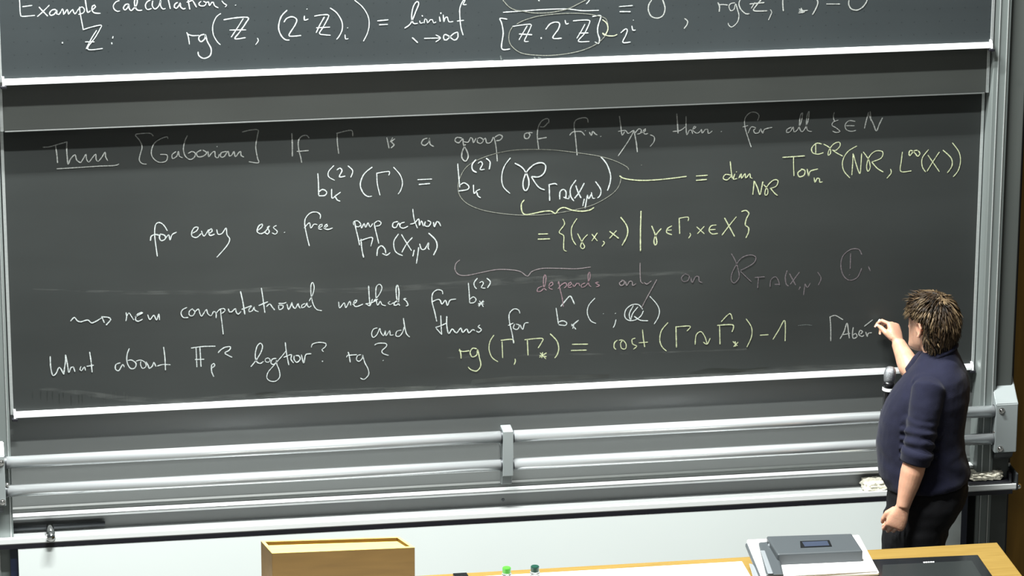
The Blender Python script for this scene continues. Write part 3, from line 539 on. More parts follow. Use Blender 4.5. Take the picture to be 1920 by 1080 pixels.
dz = Vector((0, 0, -.013)); dz2 = Vector((0, 0, -.036))
bm = NB(); hexa(bm, [I[0] + dz2 , I[1] + dz2, I[2] + dz2, I[3] + dz2], [I[0] + Vector((0,0,-.010)), I[1] + Vector((0,0,-.010)), I[2] + dz, I[3] + dz]); obj('reading_surface', bm, 'lect_lit', le, label='pale yellow reading surface')

# ---- document camera
dc = empty('document_camera', (.93, -1.4, ZD), label='grey and white document camera with a small display, at the right on the desk', category='document camera')
def W4(pts, z): return [atz(x, y, z) for x, y in pts]
zp = 1.02
PL = W4([(1429, 1082), (1649, 1072.5), (1611, 1002), (1400, 1011)], zp)
def dn(P, h): return [p + Vector((0, 0, -h)) for p in P]
bm = NB(); hexa(bm, dn(PL, .016), PL, .006, 3); obj('base_plate', bm, 'devwhite', dc, label='white rounded plate')
Q = [inn2 for inn2 in PL]
cc = (PL[0] + PL[1] + PL[2] + PL[3]) / 4
P2 = [p + (cc - p) * -.02 for p in PL]
bm = NB(); hexa(bm, dn(P2, .032), dn(P2, .0165), .004, 2); obj('plate_rim', bm, 'devgrey', dc, label='grey rim under the plate')
P3 = [Vector((cc.x + (p.x - cc.x) * .8, cc.y + (p.y - cc.y) * .8, 0)) for p in PL]
bm = NB(); hexa(bm, [Vector((p.x, p.y, ZD + .002)) for p in P3], [Vector((p.x, p.y, zp - .033)) for p in P3], .004, 2); obj('body', bm, 'devgrey', dc)
zh = zp + .046
hb = W4([(1463, 1058), (1620, 1051), (1612, 1026), (1446, 1030)], zp + .001)
top = [atz(1458, 1039, zh), atz(1618, 1032, zh), atz(1597, 1000, zh - .002), atz(1437, 1005, zh - .002)]
bot = [Vector((p.x, p.y, zp + .0005)) for p in top]
bm = NB(); hexa(bm, bot, top, .006, 3); obj('head_housing', bm, 'devgrey', dc, label='grey head housing', smooth=False)
zz = zh + .0015
fr = W4([(1501, 1026.5), (1560, 1024), (1555, 1012.5), (1500, 1014.5)], zz); bm = NB(); hexa(bm, dn(fr, .003), fr); dsf = obj('display_frame', bm, 'glossblack', dc)
fr = W4([(1509, 1024.5), (1555, 1022.5), (1551, 1014), (1504, 1016)], zz + .0008); bm = NB(); hexa(bm, dn(fr, .002), fr); obj('display', bm, 'lcd', dsf, label='blue grey unlit display')
# grey arm lying along the left side
bm = NB(); hexa(bm, W4([(1436, 1080), (1470, 1079), (1455, 1016), (1421, 1019)], zp + .0006), W4([(1437, 1078), (1469, 1077), (1452, 1014), (1422, 1017)], zp + .022), .006, 2); arm = obj('arm', bm, 'devgrey', dc, label='grey camera arm')
bm = NB(); hexa(bm, W4([(1440, 1076), (1450, 1075.5), (1434, 1032), (1426, 1032)], zp + .0225), W4([(1440, 1076), (1450, 1075.5), (1434, 1032), (1426, 1032)], zp + .028), .002, 2); obj('arm_rail', bm, 'devlight', arm)
bm = NB(); q = atz(1446, 1020, zp + .03); lathe(bm, q + Vector((0, 0, -.012)), [(.012, 0), (.013, .008), (.009, .014), (.003, .016)], 20); obj('hinge_button', bm, 'devlight', arm, smooth=True)
bm = NB(); hexa(bm, W4([(1413, 1086), (1432, 1086), (1414, 1060), (1405, 1058)], .985), W4([(1413, 1084), (1430, 1084), (1412, 1058), (1404, 1056)], 1.0), .003, 2); obj('side_arm', bm, 'devlight', dc, label='light grey lower side arm')
# paper on the document camera
pp = W4([(1477, 1079.5), (1645.5, 1071), (1622, 1050.5), (1464, 1057.5)], zp + .0026)
bm = NB(); hexa(bm, dn(pp, .002), pp); obj('paper_sheet', bm, 'paper', label='white paper sheet lying on the document camera plate', category='paper')

# ---- pen display tablet right of it
tb = empty('tablet_monitor', (1.4, -1.4, ZD), label='flat black pen tablet monitor lying on the right of the desk', category='tablet')
zt = ZD + .030
T4 = W4([(1630, 1110), (1876, 1100), (1834, 1039.5), (1618, 1049)], zt)
bm = NB(); hexa(bm, [Vector((p.x, p.y, ZD + .002)) for p in T4], T4, .005, 3); obj('case', bm, 'glossblack', tb)
S4 = W4([(1652, 1108), (1852, 1098), (1822, 1051), (1655, 1059)], zt + .0012)
bm = NB(); hexa(bm, dn(S4, .002), S4); obj('screen', bm, 'screen', tb, label='dark unlit screen')
bm = NB()
for k in range(5):
    x0 = 1731.5 + k * 4.3
    q = W4([(x0, 1055.8 - k * .2), (x0 + 3.2, 1055.6 - k * .2), (x0 + 2.8, 1053.2 - k * .2), (x0 - .4, 1053.4 - k * .2)], zt + .0008); hexa(bm, dn(q, .0012), q)
obj('maker_mark', bm, 'devwhite', tb, label='tiny illegible pale mark')

# ---- dark flat thing and bottles at the bottom edge
q = W4([(858, 1090), (884, 1089), (875, 1073), (849, 1074.5)], ZD + .016)
ph = empty('mobile_phone', (sum(p.x for p in q) / 4, sum(p.y for p in q) / 4, ZD + .003), label='small flat black phone lying on the desk between lectern box and bottles', category='phone')
bm = NB(); hexa(bm, [Vector((p.x, p.y, ZD + .0035)) for p in q], q, .002, 2); obj('case', bm, 'micblack', ph)
qi = [p + (sum(q, Vector()) / 4 - p) * .1 + Vector((0, 0, .0006)) for p in q]
bm = NB(); hexa(bm, dn(qi, .001), qi); obj('screen', bm, 'glossblack', ph)
def bottle(px, py, capm, label):
    p = atz(px, py, 1.125); x, y = p.x, p.y
    z0 = ZD + .0035
    t = empty('water_bottle', (x, y, z0), label=label, category='bottle', group='water bottles on the desk')
    bm = NB(); lathe(bm, (x, y, z0), [(.026, 0), (.031, .004), (.032, .06), (.030, .075), (.032, .09), (.032, .14), (.030, .16), (.020, .185), (.0125, .196), (.0125, .208)], 28); obj('bottle_body', bm, 'pet', t, smooth=True)
    bm = NB(); lathe(bm, (x, y, z0), [(.0325, .082), (.0330, .084), (.0330, .134), (.0325, .136)], 28); obj('bottle_label', bm, 'label', t, smooth=False)
    bm = NB(); lathe(bm, (x, y, z0), [(.017, .1985), (.018, .2005), (.018, .2035), (.017, .205)], 28); obj('neck_ring', bm, 'pet', t)
    bm = NB(); lathe(bm, (x, y, z0), [(.0145, .206), (.0152, .207), (.0152, .2235), (.0140, .226), (.004, .2265)], 36); obj('cap', bm, capm, t, label='green cap' if capm == 'capgreen' else 'dark green cap')
bottle(950, 1066, 'capgreen', 'clear bottle with a bright green cap, left of the two bottles')
bottle(1003, 1063.5, 'capdark', 'clear bottle with a dark green cap, right of the two bottles')

# ================================================================== the person writing on the board
def fuse(bm, voxel, name, m, parent, disp=None, smooth_it=3, **props):
    """fuse overlapping lofted limbs into ONE continuous skin with a voxel remesh"""
    me = D.meshes.new(name + '_src'); bm.to_mesh(me); bm.free()
    o = D.objects.new(name + '_src', me); COL.objects.link(o)
    r = o.modifiers.new('r', 'REMESH'); r.mode = 'VOXEL'; r.voxel_size = voxel
    if smooth_it:
        sm = o.modifiers.new('s', 'SMOOTH'); sm.iterations = smooth_it; sm.factor = .5
    dg = bpy.context.evaluated_depsgraph_get(); dg.update()
    me2 = D.meshes.new_from_object(o.evaluated_get(dg)); me2.name = name
    D.objects.remove(o); D.meshes.remove(me)
    if disp:
        n = len(me2.vertices); co = np.empty(n * 3, 'f'); no = np.empty(n * 3, 'f')
        me2.vertices.foreach_get('co', co); me2.vertices.foreach_get('normal', no)
        co = co.reshape(-1, 3); no = no.reshape(-1, 3)
        d = np.array([disp(Vector(c)) for c in co], 'f')
        co = co + no * d[:, None]; me2.vertices.foreach_set('co', co.ravel())
    o2 = D.objects.new(name, me2); COL.objects.link(o2)
    me2.materials.clear(); me2.materials.append(MT[m])
    for p in me2.polygons: p.use_smooth = True
    o2.parent = parent; o2.matrix_parent_inverse = parent.matrix_world.inverted()
    for k, v in props.items(): o2[k] = v
    return o2

YC = -.46
Z_ = Vector((0, 0, 1))
def facing(deg):
    f = Vector((-math.cos(R(deg)), math.sin(R(deg)), 0)); return f, Z_.cross(f)
Fb, Lb = facing(22)          # body: faces left, turned a little to the board
Fh, Lh = facing(56)          # head: turned more to the board
pe = at(1728, 1000, YC)
person = empty('person', (pe.x, pe.y, 0), label='person with short brown hair in navy shirt and black trousers writing on the lower chalkboard', category='person')
FS = 1 / 474.0
def ring(xl, xr, py, b, Y=YC, F_=None, L_=None, tilt=0.0, grow=0.0):
    """a body ring from its side extents at a height"""
    F_ = F_ or Fb; L_ = L_ or Lb
    c_ = at((xl + xr) / 2, py, Y); a = (xr - xl) / 2 * FS
    # the side view shows a plus a little of the width
    a = math.sqrt(max(a * a - (b * .19) ** 2, .0004)) + grow
    return (c_, F_ * a + Z_ * tilt * a, L_ * (b + grow))

torso = [
    (1666, 1804, 925, .165), (1658, 1814, 905, .172), (1650, 1815, 880, .172), (1647, 1808, 850, .160), (1646, 1806, 825, .153),
    (1648, 1808, 800, .152), (1652, 1812, 775, .158), (1662, 1816, 750, .164), (1677, 1816, 725, .166), (1696, 1811, 702, .158), (1714, 1803, 684, .125), (1727, 1797, 671, .080)]
def torso_loft(bm, g=0.0, rows=None, tilt=-.12):
    loft(bm, [ring(xl, xr, py, b, tilt=tilt, grow=g) for xl, xr, py, b in (rows or torso)], 36, 2.25)

sh_c = at(1756, 704, YC)
SL = sh_c + Lb * .150 + Fb * .012 + Vector((0, 0, -.012)); SRr = sh_c - Lb * .160 + Fb * .03
# left arm hangs, right arm reaches up to the board
EL = at(1720, 850, -.635); WL = at(1693, 950, -.65)
HB = at(1650, 600, -.012)     # chalk tip on the board
WR = at(1684, 643, -.125); ER = at(1712, 703, -.26)
def limb(bm, pts, rad, n=18):
    tube(bm, pts, rad, n)

# ---- head
hc = at(1747, 608, -.43)      # skull centre
def HP(f, l, z): return hc + Fh * f + Lh * l + Z_ * z
def head_loft(bm, g=0.0):
    rows = [(-.118, .068, .030, .020), (-.112, .060, .044, .030), (-.098, .050, .056, .044), (-.080, .035, .066, .053), (-.058, .018, .082, .060), (-.036, .008, .091, .066),
            (-.012, .004, .096, .070), (.012, 0, .099, .073), (.038, -.004, .100, .075), (.062, -.008, .095, .072), (.084, -.011, .082, .062), (.102, -.013, .058, .045), (.112, -.014, .030, .024), (.115, -.014, .006, .005)]
    loft(bm, [(HP(f, 0, z), Fh * (a + g), Lh * (b + g)) for z, f, a, b in rows], 32, 2.15)

def finger(bm, base, d, up, lens, curls, r0):
    """tapered finger: bends about d x up by each curl"""
    axis = d.cross(up).normalized(); pts = [base - d * .018, base]; rad = [r0 * 1.02, r0 * 1.05]; p = base.copy(); dd = d.normalized()
    for i, (l, c_) in enumerate(zip(lens, curls)):
        dd = (Matrix.Rotation(-R(c_), 3, axis) @ dd).normalized()
        pts.append(p + dd * l * .5); rad.append(r0 * (.93 - .10 * i))
        p = p + dd * l; pts.append(p.copy()); rad.append(r0 * ((.98, .90, .72)[i]))
    pts.append(p + dd * r0 * .35); rad.append(r0 * .35)
    tube(bm, pts, rad, 10)
    return p, dd

def hand(bm, wrist, d, back, side, curls, thumb, spread=.04, scale=1.0):
    """d: wrist->knuckles, back: outward normal of the back of the hand, side: towards the thumb"""
    d = d.normalized(); back = (back - d * back.dot(d)).normalized(); side_ = d.cross(back); side_ = side_ if side_.dot(side) > 0 else -side_
    s = scale
    loft(bm, [(wrist - d * .03 * s, side_ * .026 * s, back * .021 * s), (wrist, side_ * .027 * s, back * .020 * s), (wrist + d * .02 * s, side_ * .033 * s, back * .019 * s),
              (wrist + d * .045 * s, side_ * .039 * s, back * .018 * s), (wrist + d * .075 * s, side_ * .041 * s, back * .0155 * s), (wrist + d * .088 * s, side_ * .039 * s, back * .013 * s), (wrist + d * .094 * s, side_ * .034 * s, back * .008 * s)], 22, 2.4)
    tips = []
    L4 = [(.042, .025, .021), (.046, .029, .022), (.043, .027, .021), (.034, .020, .019)]
    for k in range(4):
        off = (.0295 - .0195 * k) * s
        base = wrist + d * (.090 - (.004, 0, .003, .010)[k]) * s + side_ * off + back * .001
        dk = (d + side_ * (1.5 - k) * spread).normalized()
        tips.append(finger(bm, base, dk, back, [l * s for l in L4[k]], curls[k], (.0088, .0090, .0086, .0076)[k] * s))
    # thumb leaves the side of the palm near its base
    t0 = wrist + d * .022 * s + side_ * .024 * s - back * .006
    pts = [t0]; rad = [.014 * s]
    for (td, tl), r_ in zip(thumb, (.0125, .0105, .0075)):
        v = (d * td[0] + side_ * td[1] + back * td[2]).normalized(); pts.append(pts[-1] + v * tl * s); rad.append(r_ * s)
    pts.append(pts[-1] + (pts[-1] - pts[-2]).normalized() * .004); rad.append(.003)
    tube(bm, pts, rad, 12); tips.append((pts[-2], (pts[-1] - pts[-2]).normalized()))
    return tips

bm = NB()
torso_loft(bm, -.014)
loft(bm, [ring(1668, 1802, 925, .160, grow=-.012), ring(1672, 1786, 955, .155, grow=-.012), ring(1676, 1765, 980, .14, grow=-.012)], 28)
# neck
loft(bm, [(at(1764, 686, YC) , Fb * .062, Lb * .070), (at(1762, 672, YC), Fb * .056, Lb * .058), (HP(-.022, 0, -.095), Fh * .054, Lh * .052), (HP(-.022, 0, -.05), Fh * .058, Lh * .055)], 26)
head_loft(bm, -.002)
# jaw, cheeks, nose, brow, ears
loft(bm, [(HP(.075, 0, .004), Fh * .010, Lh * .006), (HP(.092, 0, -.012), Fh * .012, Lh * .009), (HP(.102, 0, -.030), Fh * .014, Lh * .013), (HP(.096, 0, -.042), Fh * .014, Lh * .016), (HP(.086, 0, -.048), Fh * .01, Lh * .010)], 14)
for s in (-1, 1):
    loft(bm, [(HP(.080, s * .012, .020), Fh * .012, Z_ * .008), (HP(.079, s * .032, .023), Fh * .012, Z_ * .008), (HP(.062, s * .052, .018), Fh * .012, Z_ * .008)], 10)
    # ear: outer rim, bowl and lobe
    e0 = HP(-.004, s * .074, -.010)
    out = (Lh * s * .55 - Fh * .45).normalized(); up = Vector((0, 0, 1)); bk = out
    rim = [HP(.012, s * .073, -.020), HP(.010, s * .076, .008), HP(.002, s * .084, .024), HP(-.014, s * .090, .026), HP(-.024, s * .092, .010), HP(-.020, s * .088, -.012), HP(-.008, s * .082, -.030), HP(.006, s * .076, -.034)]
    tube(bm, rim, [.0048, .0052, .0055, .0058, .0058, .0056, .0065, .0045], 10)
    loft(bm, [(HP(-.004, s * .070, -.004), Fh * .017, Z_ * .026), (HP(-.006, s * .081, -.004), Fh * .014, Z_ * .023)], 14)
# lips
for dzz in (-.066, -.075):
    loft(bm, [(HP(.074, -.020, dzz), Fh * .004, Z_ * .003), (HP(.082, -.008, dzz), Fh * .007, Z_ * .0045), (HP(.082, .008, dzz), Fh * .007, Z_ * .0045), (HP(.074, .020, dzz), Fh * .004, Z_ * .003)], 10)
loft(bm, [(HP(.055, 0, -.112), Fh * .016, Lh * .018), (HP(.064, 0, -.100), Fh * .018, Lh * .02), (HP(.064, 0, -.090), Fh * .012, Lh * .015)], 14)
# arms (bare below the elbow)
limb(bm, [SL, SL.lerp(EL, .3), SL.lerp(EL, .7), EL, EL.lerp(WL, .15), EL.lerp(WL, .35), EL.lerp(WL, .6), EL.lerp(WL, .85), WL], [.052, .052, .046, .042, .045, .046, .040, .031, .0275], 20)
limb(bm, [SRr, SRr.lerp(ER, .4), ER, ER.lerp(WR, .2), ER.lerp(WR, .45), ER.lerp(WR, .7), WR], [.052, .048, .042, .044, .041, .034, .0275], 20)
# left hand: relaxed, half closed beside the thigh, back of the hand outwards
dL = (at(1676, 990, -.655) - WL)
tipsL = hand(bm, WL, dL, -Vector((.15, 1, -.1)), Fb + Vector((0, 0, .1)), [(44, 58, 30), (50, 64, 34), (54, 66, 36), (58, 66, 36)],
     [((.80, .60, -.20), .036), ((.95, .10, -.35), .029), ((.88, -.15, -.5), .021)], .03, .98)
# right hand: pinches the chalk against the board, back of the hand towards the viewer
dR = (at(1674, 606, -.070) - WR)
tipsR = hand(bm, WR, dR, Vector((.62, -.72, .30)), Vector((-1, .1, .15)), [(48, 46, 22), (66, 62, 28), (80, 78, 35), (86, 82, 38)],
     [((.80, .62, -.30), .036), ((.93, .25, -.40), .030), ((.85, .05, -.60), .020)], .02, .92)
# legs and feet
hipc = at(1732, 935, YC); legs = []
for s in (-1, 1):
    hp = hipc + Lb * s * .088 + Fb * .0
    fx = pe + Lb * s * .10 - Fb * (.02 if s > 0 else -.10); foot = Vector((fx.x, fx.y, .085)); knee = hp.lerp(foot, .47) + Fb * .03
    legs.append((hp, knee, foot))
    limb(bm, [hp, hp.lerp(knee, .4), knee, knee.lerp(foot, .3), knee.lerp(foot, .7), foot], [.084, .076, .056, .056, .042, .036], 20)
    loft(bm, [(foot - Fb * .05 + Z_ * -.045, Lb * .03, Z_ * .03), (foot + Fb * .05 + Z_ * -.05, Lb * .04, Z_ * .028), (foot + Fb * .14 + Z_ * -.062, Lb * .043, Z_ * .016), (foot + Fb * .18 + Z_ * -.066, Lb * .03, Z_ * .01)], 16)
body = fuse(bm, .0036, 'body', 'skin', person, smooth_it=2)

# fingernails of the hands
for tips in (tipsL, tipsR):
    for p, dd in tips:
        bm = NB(); u, v = frame_of(dd); bmesh.ops.create_icosphere(bm, subdivisions=1, radius=.0042, matrix=Matrix.Translation(p - dd * .001 + (Vector((0, -1, .3)).normalized() * .0035)))
        obj('fingernail', bm, 'nail', body, smooth=True)
# eyes and lips
for s in (-1, 1):
    bm = NB(); bmesh.ops.create_uvsphere(bm, u_segments=16, v_segments=12, radius=.0122, matrix=Matrix.Translation(HP(.074, s * .031, .003))); ey = obj('eye', bm, 'eye', person, smooth=True)
    bm = NB(); bmesh.ops.create_uvsphere(bm, u_segments=12, v_segments=8, radius=.0058, matrix=Matrix.Translation(HP(.0822, s * .031, .003))); obj('iris', bm, 'iris', ey, smooth=True)

# ---- trousers
bm = NB()
loft(bm, [ring(1664, 1814, 895, .172), ring(1664, 1815, 920, .178), ring(1662, 1810, 940, .180), ring(1660, 1797, 962, .176), ring(1658, 1781, 985, .165), ring(1656, 1777, 1008, .150)], 32, 2.3)
for (hp, knee, foot), s in zip(legs, (-1, 1)):
    limb(bm, [hp + Z_ * .02, hp.lerp(knee, .35), hp.lerp(knee, .7), knee, knee.lerp(foot, .4), foot + Z_ * .06, foot - Z_ * .02], [.098, .098, .086, .076, .070, .062, .062], 24)
    # seat and thigh fullness on the near side
    if s > 0: loft(bm, [(at(1712, 960, YC - .05) , Fb * .118, Lb * .085), (at(1712, 1000, YC - .05), Fb * .122, Lb * .085), (at(1713, 1030, YC - .05), Fb * .128, Lb * .085), (at(1714, 1070, YC - .05), Fb * .115, Lb * .08)], 24)
def fold_t(c):
    return .003 * noise.noise(Vector((c.x * 9, c.y * 9, c.z * 22))) + .0025 * noise.noise(c * 30)
fuse(bm, .008, 'trousers', 'trousers', person, disp=fold_t, smooth_it=3)
for hp, knee, foot in legs:
    bm = NB(); f0 = foot - Z_ * .05
    loft(bm, [(f0 - Fb * .085 + Z_ * .004, Lb * .022, Z_ * .034), (f0 - Fb * .06, Lb * .038, Z_ * .036), (f0 + Fb * .02, Lb * .042, Z_ * .036), (f0 + Fb * .10 - Z_ * .010, Lb * .050, Z_ * .027), (f0 + Fb * .17 - Z_ * .014, Lb * .046, Z_ * .021), (f0 + Fb * .20 - Z_ * .018, Lb * .026, Z_ * .014)], 22, 2.6)
    obj('shoe', bm, 'shoe', person, smooth=True)

# ---- shirt
bm = NB()
hem = [(1661, 1817, 901, .186), (1656, 1819, 891, .188)]
rows = hem + [(xl - 2, xr + 1, py, b) for xl, xr, py, b in torso[2:-1]] + [(1726, 1797, 664, .072), (1736, 1794, 653, .058)]
torso_loft(bm, .0, rows, tilt=-.10)
# bust and belly fullness
# sleeves
ELc = EL + (WL - EL).normalized() * .020
limb(bm, [SL - Lb * .05, SL, SL.lerp(EL, .25), SL.lerp(EL, .5), SL.lerp(EL, .75), EL, ELc], [.060, .066, .063, .061, .060, .058, .054], 26)
ERc = ER + (WR - ER).normalized() * -.012
limb(bm, [SRr + Lb * .04, SRr, SRr.lerp(ER, .5), ERc], [.066, .070, .062, .054], 26)
loft(bm, [(SL + Z_ * .010 - Lb * .02, Fb * .072, Z_ * .05), (SL - Lb * .09 + Z_ * .026, Fb * .075, Z_ * .045)], 20)
ax_arm = (EL - SL).normalized()
def fold_s(c):
    d = .0028 * noise.noise(Vector((c.x * 10, c.y * 10, c.z * 16))) + .0016 * noise.noise(c * 32)
    # gathers above the rolled sleeve and towards the waist
    t = (c - SL).dot(ax_arm) / (EL - SL).length; rr = ((c - SL) - ax_arm * (c - SL).dot(ax_arm)).length
    if rr < .085 and .35 < t < 1.2:
        k = min(1, (t - .35) / .35); d += .0060 * k * math.sin(t * 40 + 2.2 * noise.noise(c * 12)) * (0.4 + abs(noise.noise(c * 16)) * 1.6)
    if c.z < 1.16:
        k = min(1, (1.16 - c.z) / .12); w = c.z * 60 + (c.x + c.y * .3) * 42
        d += .0034 * k * math.sin(w + 2.5 * noise.noise(c * 7)) * abs(noise.noise(c * 9 + Vector((4, 0, 0)))) * 2
    return d
shirt = fuse(bm, .0058, 'shirt', 'shirt', person, disp=fold_s, smooth_it=3)
# rolled cuff, hem band and collar as sub-parts
dirL = (WL - EL).normalized(); u, v = frame_of(dirL)
bm = NB(); q0 = EL + dirL * .004
loft(bm, [(q0 + dirL * t, u * r, v * r) for t, r in ((-.022, .052), (-.018, .063), (-.004, .065), (.006, .064), (.012, .060), (.030, .059), (.036, .055), (.036, .046))], 30); obj('rolled_cuff', bm, 'shirt', shirt, smooth=True)
dirR = (WR - ER).normalized(); u, v = frame_of(dirR)
bm = NB(); loft(bm, [(ER + dirR * t, u * r, v * r) for t, r in ((-.03, .050), (-.026, .056), (-.012, .056), (-.006, .054), (-.004, .045))], 30); obj('rolled_cuff', bm, 'shirt', shirt, smooth=True)
bm = NB(); nc = at(1763, 658, YC)
pts = []
for k in range(25):
    t = 2 * math.pi * k / 24; pts.append(nc + Fb * (.062 * math.cos(t)) + Lb * (.062 * math.sin(t)) + Z_ * (-.030 * math.cos(t) - .004))
tube(bm, pts, .0085, 12, caps=False); obj('collar', bm, 'shirt', shirt, smooth=True, label='round ribbed collar')

# ---- hair: a scalp cap with many combed locks
hairm = mat('brown_hair', (.05, .03, .015), .5, spec=.25); nt = hairm.node_tree; n = nt.nodes
va = n.new('ShaderNodeVertexColor'); va.layer_name = 'tone'; nt.links.new(va.outputs[0], n['Principled BSDF'].inputs['Base Color'])
MT['hair'] = hairm
rh = random.Random(11)
HF, HL = Fh, Lh
def scalp(th, ph, g=0.0):
    """th: angle from forward around, ph: elevation"""
    a = .102 + g; b = .079 + g; h = .116 + g
    c_ = math.cos(ph)
    return HP(-.006 + a * c_ * math.cos(th), b * c_ * math.sin(th), .004 + h * math.sin(ph) * (1 if ph > 0 else 1.0))
bmh = NB(); lay = bmh.loops.layers.color.new('tone')
def paint(faces, col):
    for f in faces:
        for l in f.loops: l[lay] = (*col, 1)
# cap
nu, nv = 40, 16; G = []
for i in range(nu):
    th = 2 * math.pi * i / nu; fr = math.cos(th)
    lowp = R(38) if fr > .75 else (R(-8) + (fr + .3) / 1.05 * R(30) if fr > -.3 else R(-52 + 10 * (1 + fr)))
    if -.3 < fr <= .3: lowp = R(16 + 16 * fr)
    col = []
    for j in range(nv + 1):
        ph = lowp + (math.pi / 2 - lowp) * j / nv
        col.append(bmh.verts.new(scalp(th, ph, .010)))
    G.append(col)
fs = []
for i in range(nu):
    a, b = G[i], G[(i + 1) % nu]
    for j in range(nv): fs.append(bmh.faces.new((a[j], b[j], b[j + 1], a[j + 1])))
paint(fs, (.085, .056, .030))
crown = HP(-.055, .0, .105)
def lock(root, path_dirs, L_, w, colr):
    """flat tapered lock that follows the scalp"""
    pts = [root]; d = path_dirs[0].normalized(); nseg = 6
    for k in range(nseg):
        t = k / nseg
        d = (path_dirs[0] * (1 - t) + path_dirs[1] * t).normalized() + Vector((rh.gauss(0, .05), rh.gauss(0, .05), rh.gauss(0, .05)))
        pts.append(pts[-1] + d.normalized() * L_ / nseg)
    rings = []
    for k, p in enumerate(pts):
        # keep out of the skull
        q = p - hc; f = q.dot(HF) + .006; l = q.dot(HL); z = q.z - .004
        rr = math.sqrt((f / .108) ** 2 + (l / .084) ** 2 + (z / .123) ** 2)
        if rr < 1.04: p = hc + HF * (f * 1.04 / rr - .006) + HL * (l * 1.04 / rr) + Z_ * (z * 1.04 / rr + .004)
        t = k / nseg; ww = w * (1 - t ** 2.2) * (.55 + .9 * min(t * 2, 1) * .5) + .0006
        nrm = (p - hc).normalized(); tg = (pts[min(k + 1, nseg)] - pts[max(k - 1, 0)]).normalized(); sd = tg.cross(nrm)
        sd = sd.normalized() if sd.length > 1e-4 else HL
        rings.append([bmh.verts.new(p + sd * ww), bmh.verts.new(p + nrm * ww * .55), bmh.verts.new(p - sd * ww), bmh.verts.new(p - nrm * ww * .4)])
    fs = []
    for a, b in zip(rings, rings[1:]):
        for k in range(4): fs.append(bmh.faces.new((a[k], a[(k + 1) % 4], b[(k + 1) % 4], b[k])))
    fs.append(bmh.faces.new(rings[-1][::-1])); paint(fs, colr)
def tone(p=None):
    t = rh.random() * .6
    if p is not None: t = t * .55 + .75 * (.5 + noise.noise((p - hc) * 34))
    if t < .22: c_ = (.085, .058, .032)
    elif t < .50: c_ = (.17, .122, .072)
    elif t < .70: c_ = (.25, .200, .138)
    else: c_ = (.40, .335, .25)
    k = rh.uniform(.85, 1.15); return tuple(x_ * k for x_ in c_)
for i in range(2700):
    th = rh.uniform(-math.pi, math.pi); fr = math.cos(th)
    lowp = R(32) if fr > .75 else (R(20 + 14 * fr) if fr > -.25 else R(-44))
    ph = math.asin(rh.uniform(math.sin(lowp), 1))
    root = scalp(th, ph, .004 + rh.uniform(0, .008))
    nrm = (root - hc).normalized()
    away = (root - crown); away = (away - nrm * away.dot(nrm))
    away = away.normalized() if away.length > .02 else (HF * rh.uniform(-1, 1) + HL * rh.uniform(-1, 1)).normalized()
    down = (-Z_ - nrm * (-Z_).dot(nrm)); down = down.normalized() if down.length > .1 else away
    k = .5 + .5 * (1 - math.sin(max(ph, 0)))
    q = (root - hc) * 17
    swirl = nrm.cross(away) * (1.5 * noise.noise(q)); lift = .06 + .20 * noise.noise(q * 1.3 + Vector((7, 0, 0)))
    sweep = HF * (.30 if fr > .3 else -.15)
    d0 = away * (1 - .35 * k) + down * .45 * k + nrm * lift + sweep * .6 + swirl * .8
    d1 = away * .4 + down * (.95 * k) - nrm * (.15 + .2 * rh.random()) + sweep + swirl * -.3
    Ln = rh.uniform(.028, .052) * (.7 if ph < R(-15) else 1) * (.75 if -.3 < fr < .35 and ph < R(35) else 1)
    lock(root, (d0, d1), Ln, rh.uniform(.0024, .0046), tone(root))
# tousled fringe sticking out over the forehead
for i in range(60):
    th = rh.uniform(-.9, 1.1); ph = rh.uniform(R(34), R(62)); root = scalp(th, ph, .008)
    d0 = HF * .8 + Z_ * rh.uniform(-.1, .6) + HL * rh.uniform(-.1, .5); d1 = HF * .7 - Z_ * rh.uniform(-.1, .7) + HL * rh.uniform(0, .6)
    lock(root, (d0, d1), rh.uniform(.03, .058), rh.uniform(.003, .005), tone(root) if i % 3 else (.30, .23, .15))
# hair swept back behind the ears
for i in range(120):
    sg = 1 if i % 2 else -1; th = sg * rh.uniform(1.85, 2.35); ph = rh.uniform(R(-30), R(22)); root = scalp(th, ph, .008)
    lock(root, (-Z_ * .7 - HF * rh.uniform(.2, .7) + HL * sg * .2, -Z_ - HF * rh.uniform(.2, .8) - HL * sg * .2), rh.uniform(.022, .040), rh.uniform(.0026, .0045), tone(root))
for i in range(130):
    th = math.pi + rh.uniform(-1.15, 1.15); ph = rh.uniform(R(-48), R(-18)); root = scalp(th, ph, .006)
    lock(root, (-Z_ + HF * rh.uniform(-.3, .1), -Z_ * .9 + HF * rh.uniform(-.1, .35)), rh.uniform(.022, .042), rh.uniform(.003, .0045), tone(root) if i % 2 else (.07, .045, .025))
bmesh.ops.recalc_face_normals(bmh, faces=bmh.faces[:])
obj('hair', bmh, 'hair', person, smooth=True, label='short tousled brown hair with lighter streaks')
# eyebrow hints
for s in (-1, 1):
    bm = NB(); tube(bm, [HP(.086, s * .014, .020), HP(.086, s * .032, .026), HP(.068, s * .052, .020)], [.003, .0035, .0015], 6)
    lay2 = bm.loops.layers.color.new('tone')
    for f in bm.faces:
        for l in f.loops: l[lay2] = (.05, .03, .015, 1)
    obj('eyebrow', bm, 'hair', person, smooth=True)

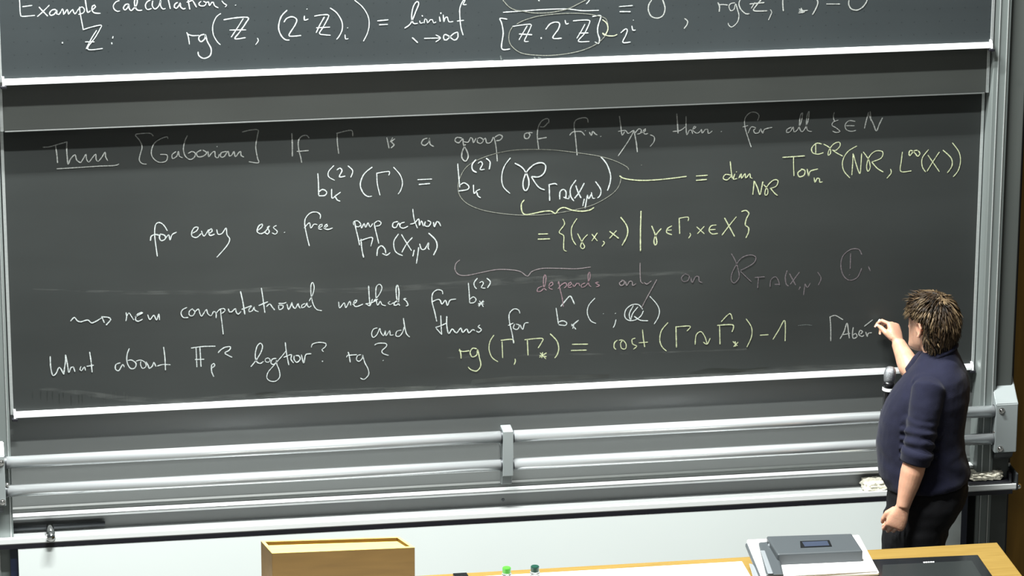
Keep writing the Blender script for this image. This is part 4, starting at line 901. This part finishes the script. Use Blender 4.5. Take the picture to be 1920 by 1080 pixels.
# ---- chalk in the writing hand
tip = HB
bm = NB(); dch = (tipsR[0][0].lerp(tipsR[4][0], .5) - tip); dch.normalize()
lathe(bm, tip, [(.0035, 0), (.0052, .003), (.0055, .02), (.0055, .048), (.0045, .050)], 14, dch)
MT['chalkstick'] = mat('white_chalk_stick', (.85, .85, .83), .9)
obj('chalk_stick', bm, 'chalkstick', smooth=True, label='short white chalk stick held at the board in the writing hand', category='chalk')

# ---- microphone in front of the chest, on a slim bent stand behind the person
m0 = at(1655, 806, -.27); m1 = at(1668, 706, -.27); md = (m1 - m0).normalized(); mlen = (m1 - m0).length
mic = empty('microphone', tuple(m0), label='black handheld microphone with grey metal head, upright in front of the chest', category='microphone')
bm = NB(); lathe(bm, m0, [(.008, -.01), (.0115, 0), (.0125, .05), (.0145, mlen * .6), (.0185, mlen - .055), (.0195, mlen - .046), (.0215, mlen - .045), (.0225, mlen - .032), (.0215, mlen - .020)], 28, md); obj('handle', bm, 'micblack', mic, smooth=True)
bm = NB(); lathe(bm, m0, [(.0205, mlen - .058), (.0225, mlen - .057), (.0225, mlen - .046), (.0205, mlen - .045)], 28, md); obj('band', bm, 'devwhite', mic, smooth=False, label='white ring below the head')
bm = NB(); lathe(bm, m0, [(.0205, mlen - .021), (.0225, mlen - .008), (.0235, mlen + .008), (.0232, mlen + .020), (.020, mlen + .032), (.013, mlen + .039), (.004, mlen + .0415)], 28, md); obj('grille', bm, 'micgrille', mic, smooth=True, label='grey metal mesh head')
st = at(1688, 893, -.085); stand = empty('microphone_stand', (st.x, -.085, .787), label='slim black microphone holder clamped to the chalk tray behind the person', category='stand')
bm = NB(); mm = m0 + md * .05
box(bm, mm.x - .010, mm.x + .010, mm.y + .0150, mm.y + .026, mm.z, mm.z + .030, .002, 1); obj('clip', bm, 'bracket_dark', stand, smooth=True)
bm = NB(); tube(bm, [mm + Vector((.0, .024, .012)), mm + Vector((.02, .05, -.05)), Vector((st.x, -.175, mm.z - .14)), Vector((st.x, -.165, .9)), Vector((st.x, -.115, .83)), Vector((st.x, -.085, .80))], [.005, .006, .007, .008, .008, .008], 12); obj('pole', bm, 'micblack', stand, smooth=True)
bm = NB(); lathe(bm, (st.x, -.085, .787), [(.025, 0), (.025, .01), (.012, .016), (.009, .03)], 28); obj('base', bm, 'micblack', stand, smooth=True)
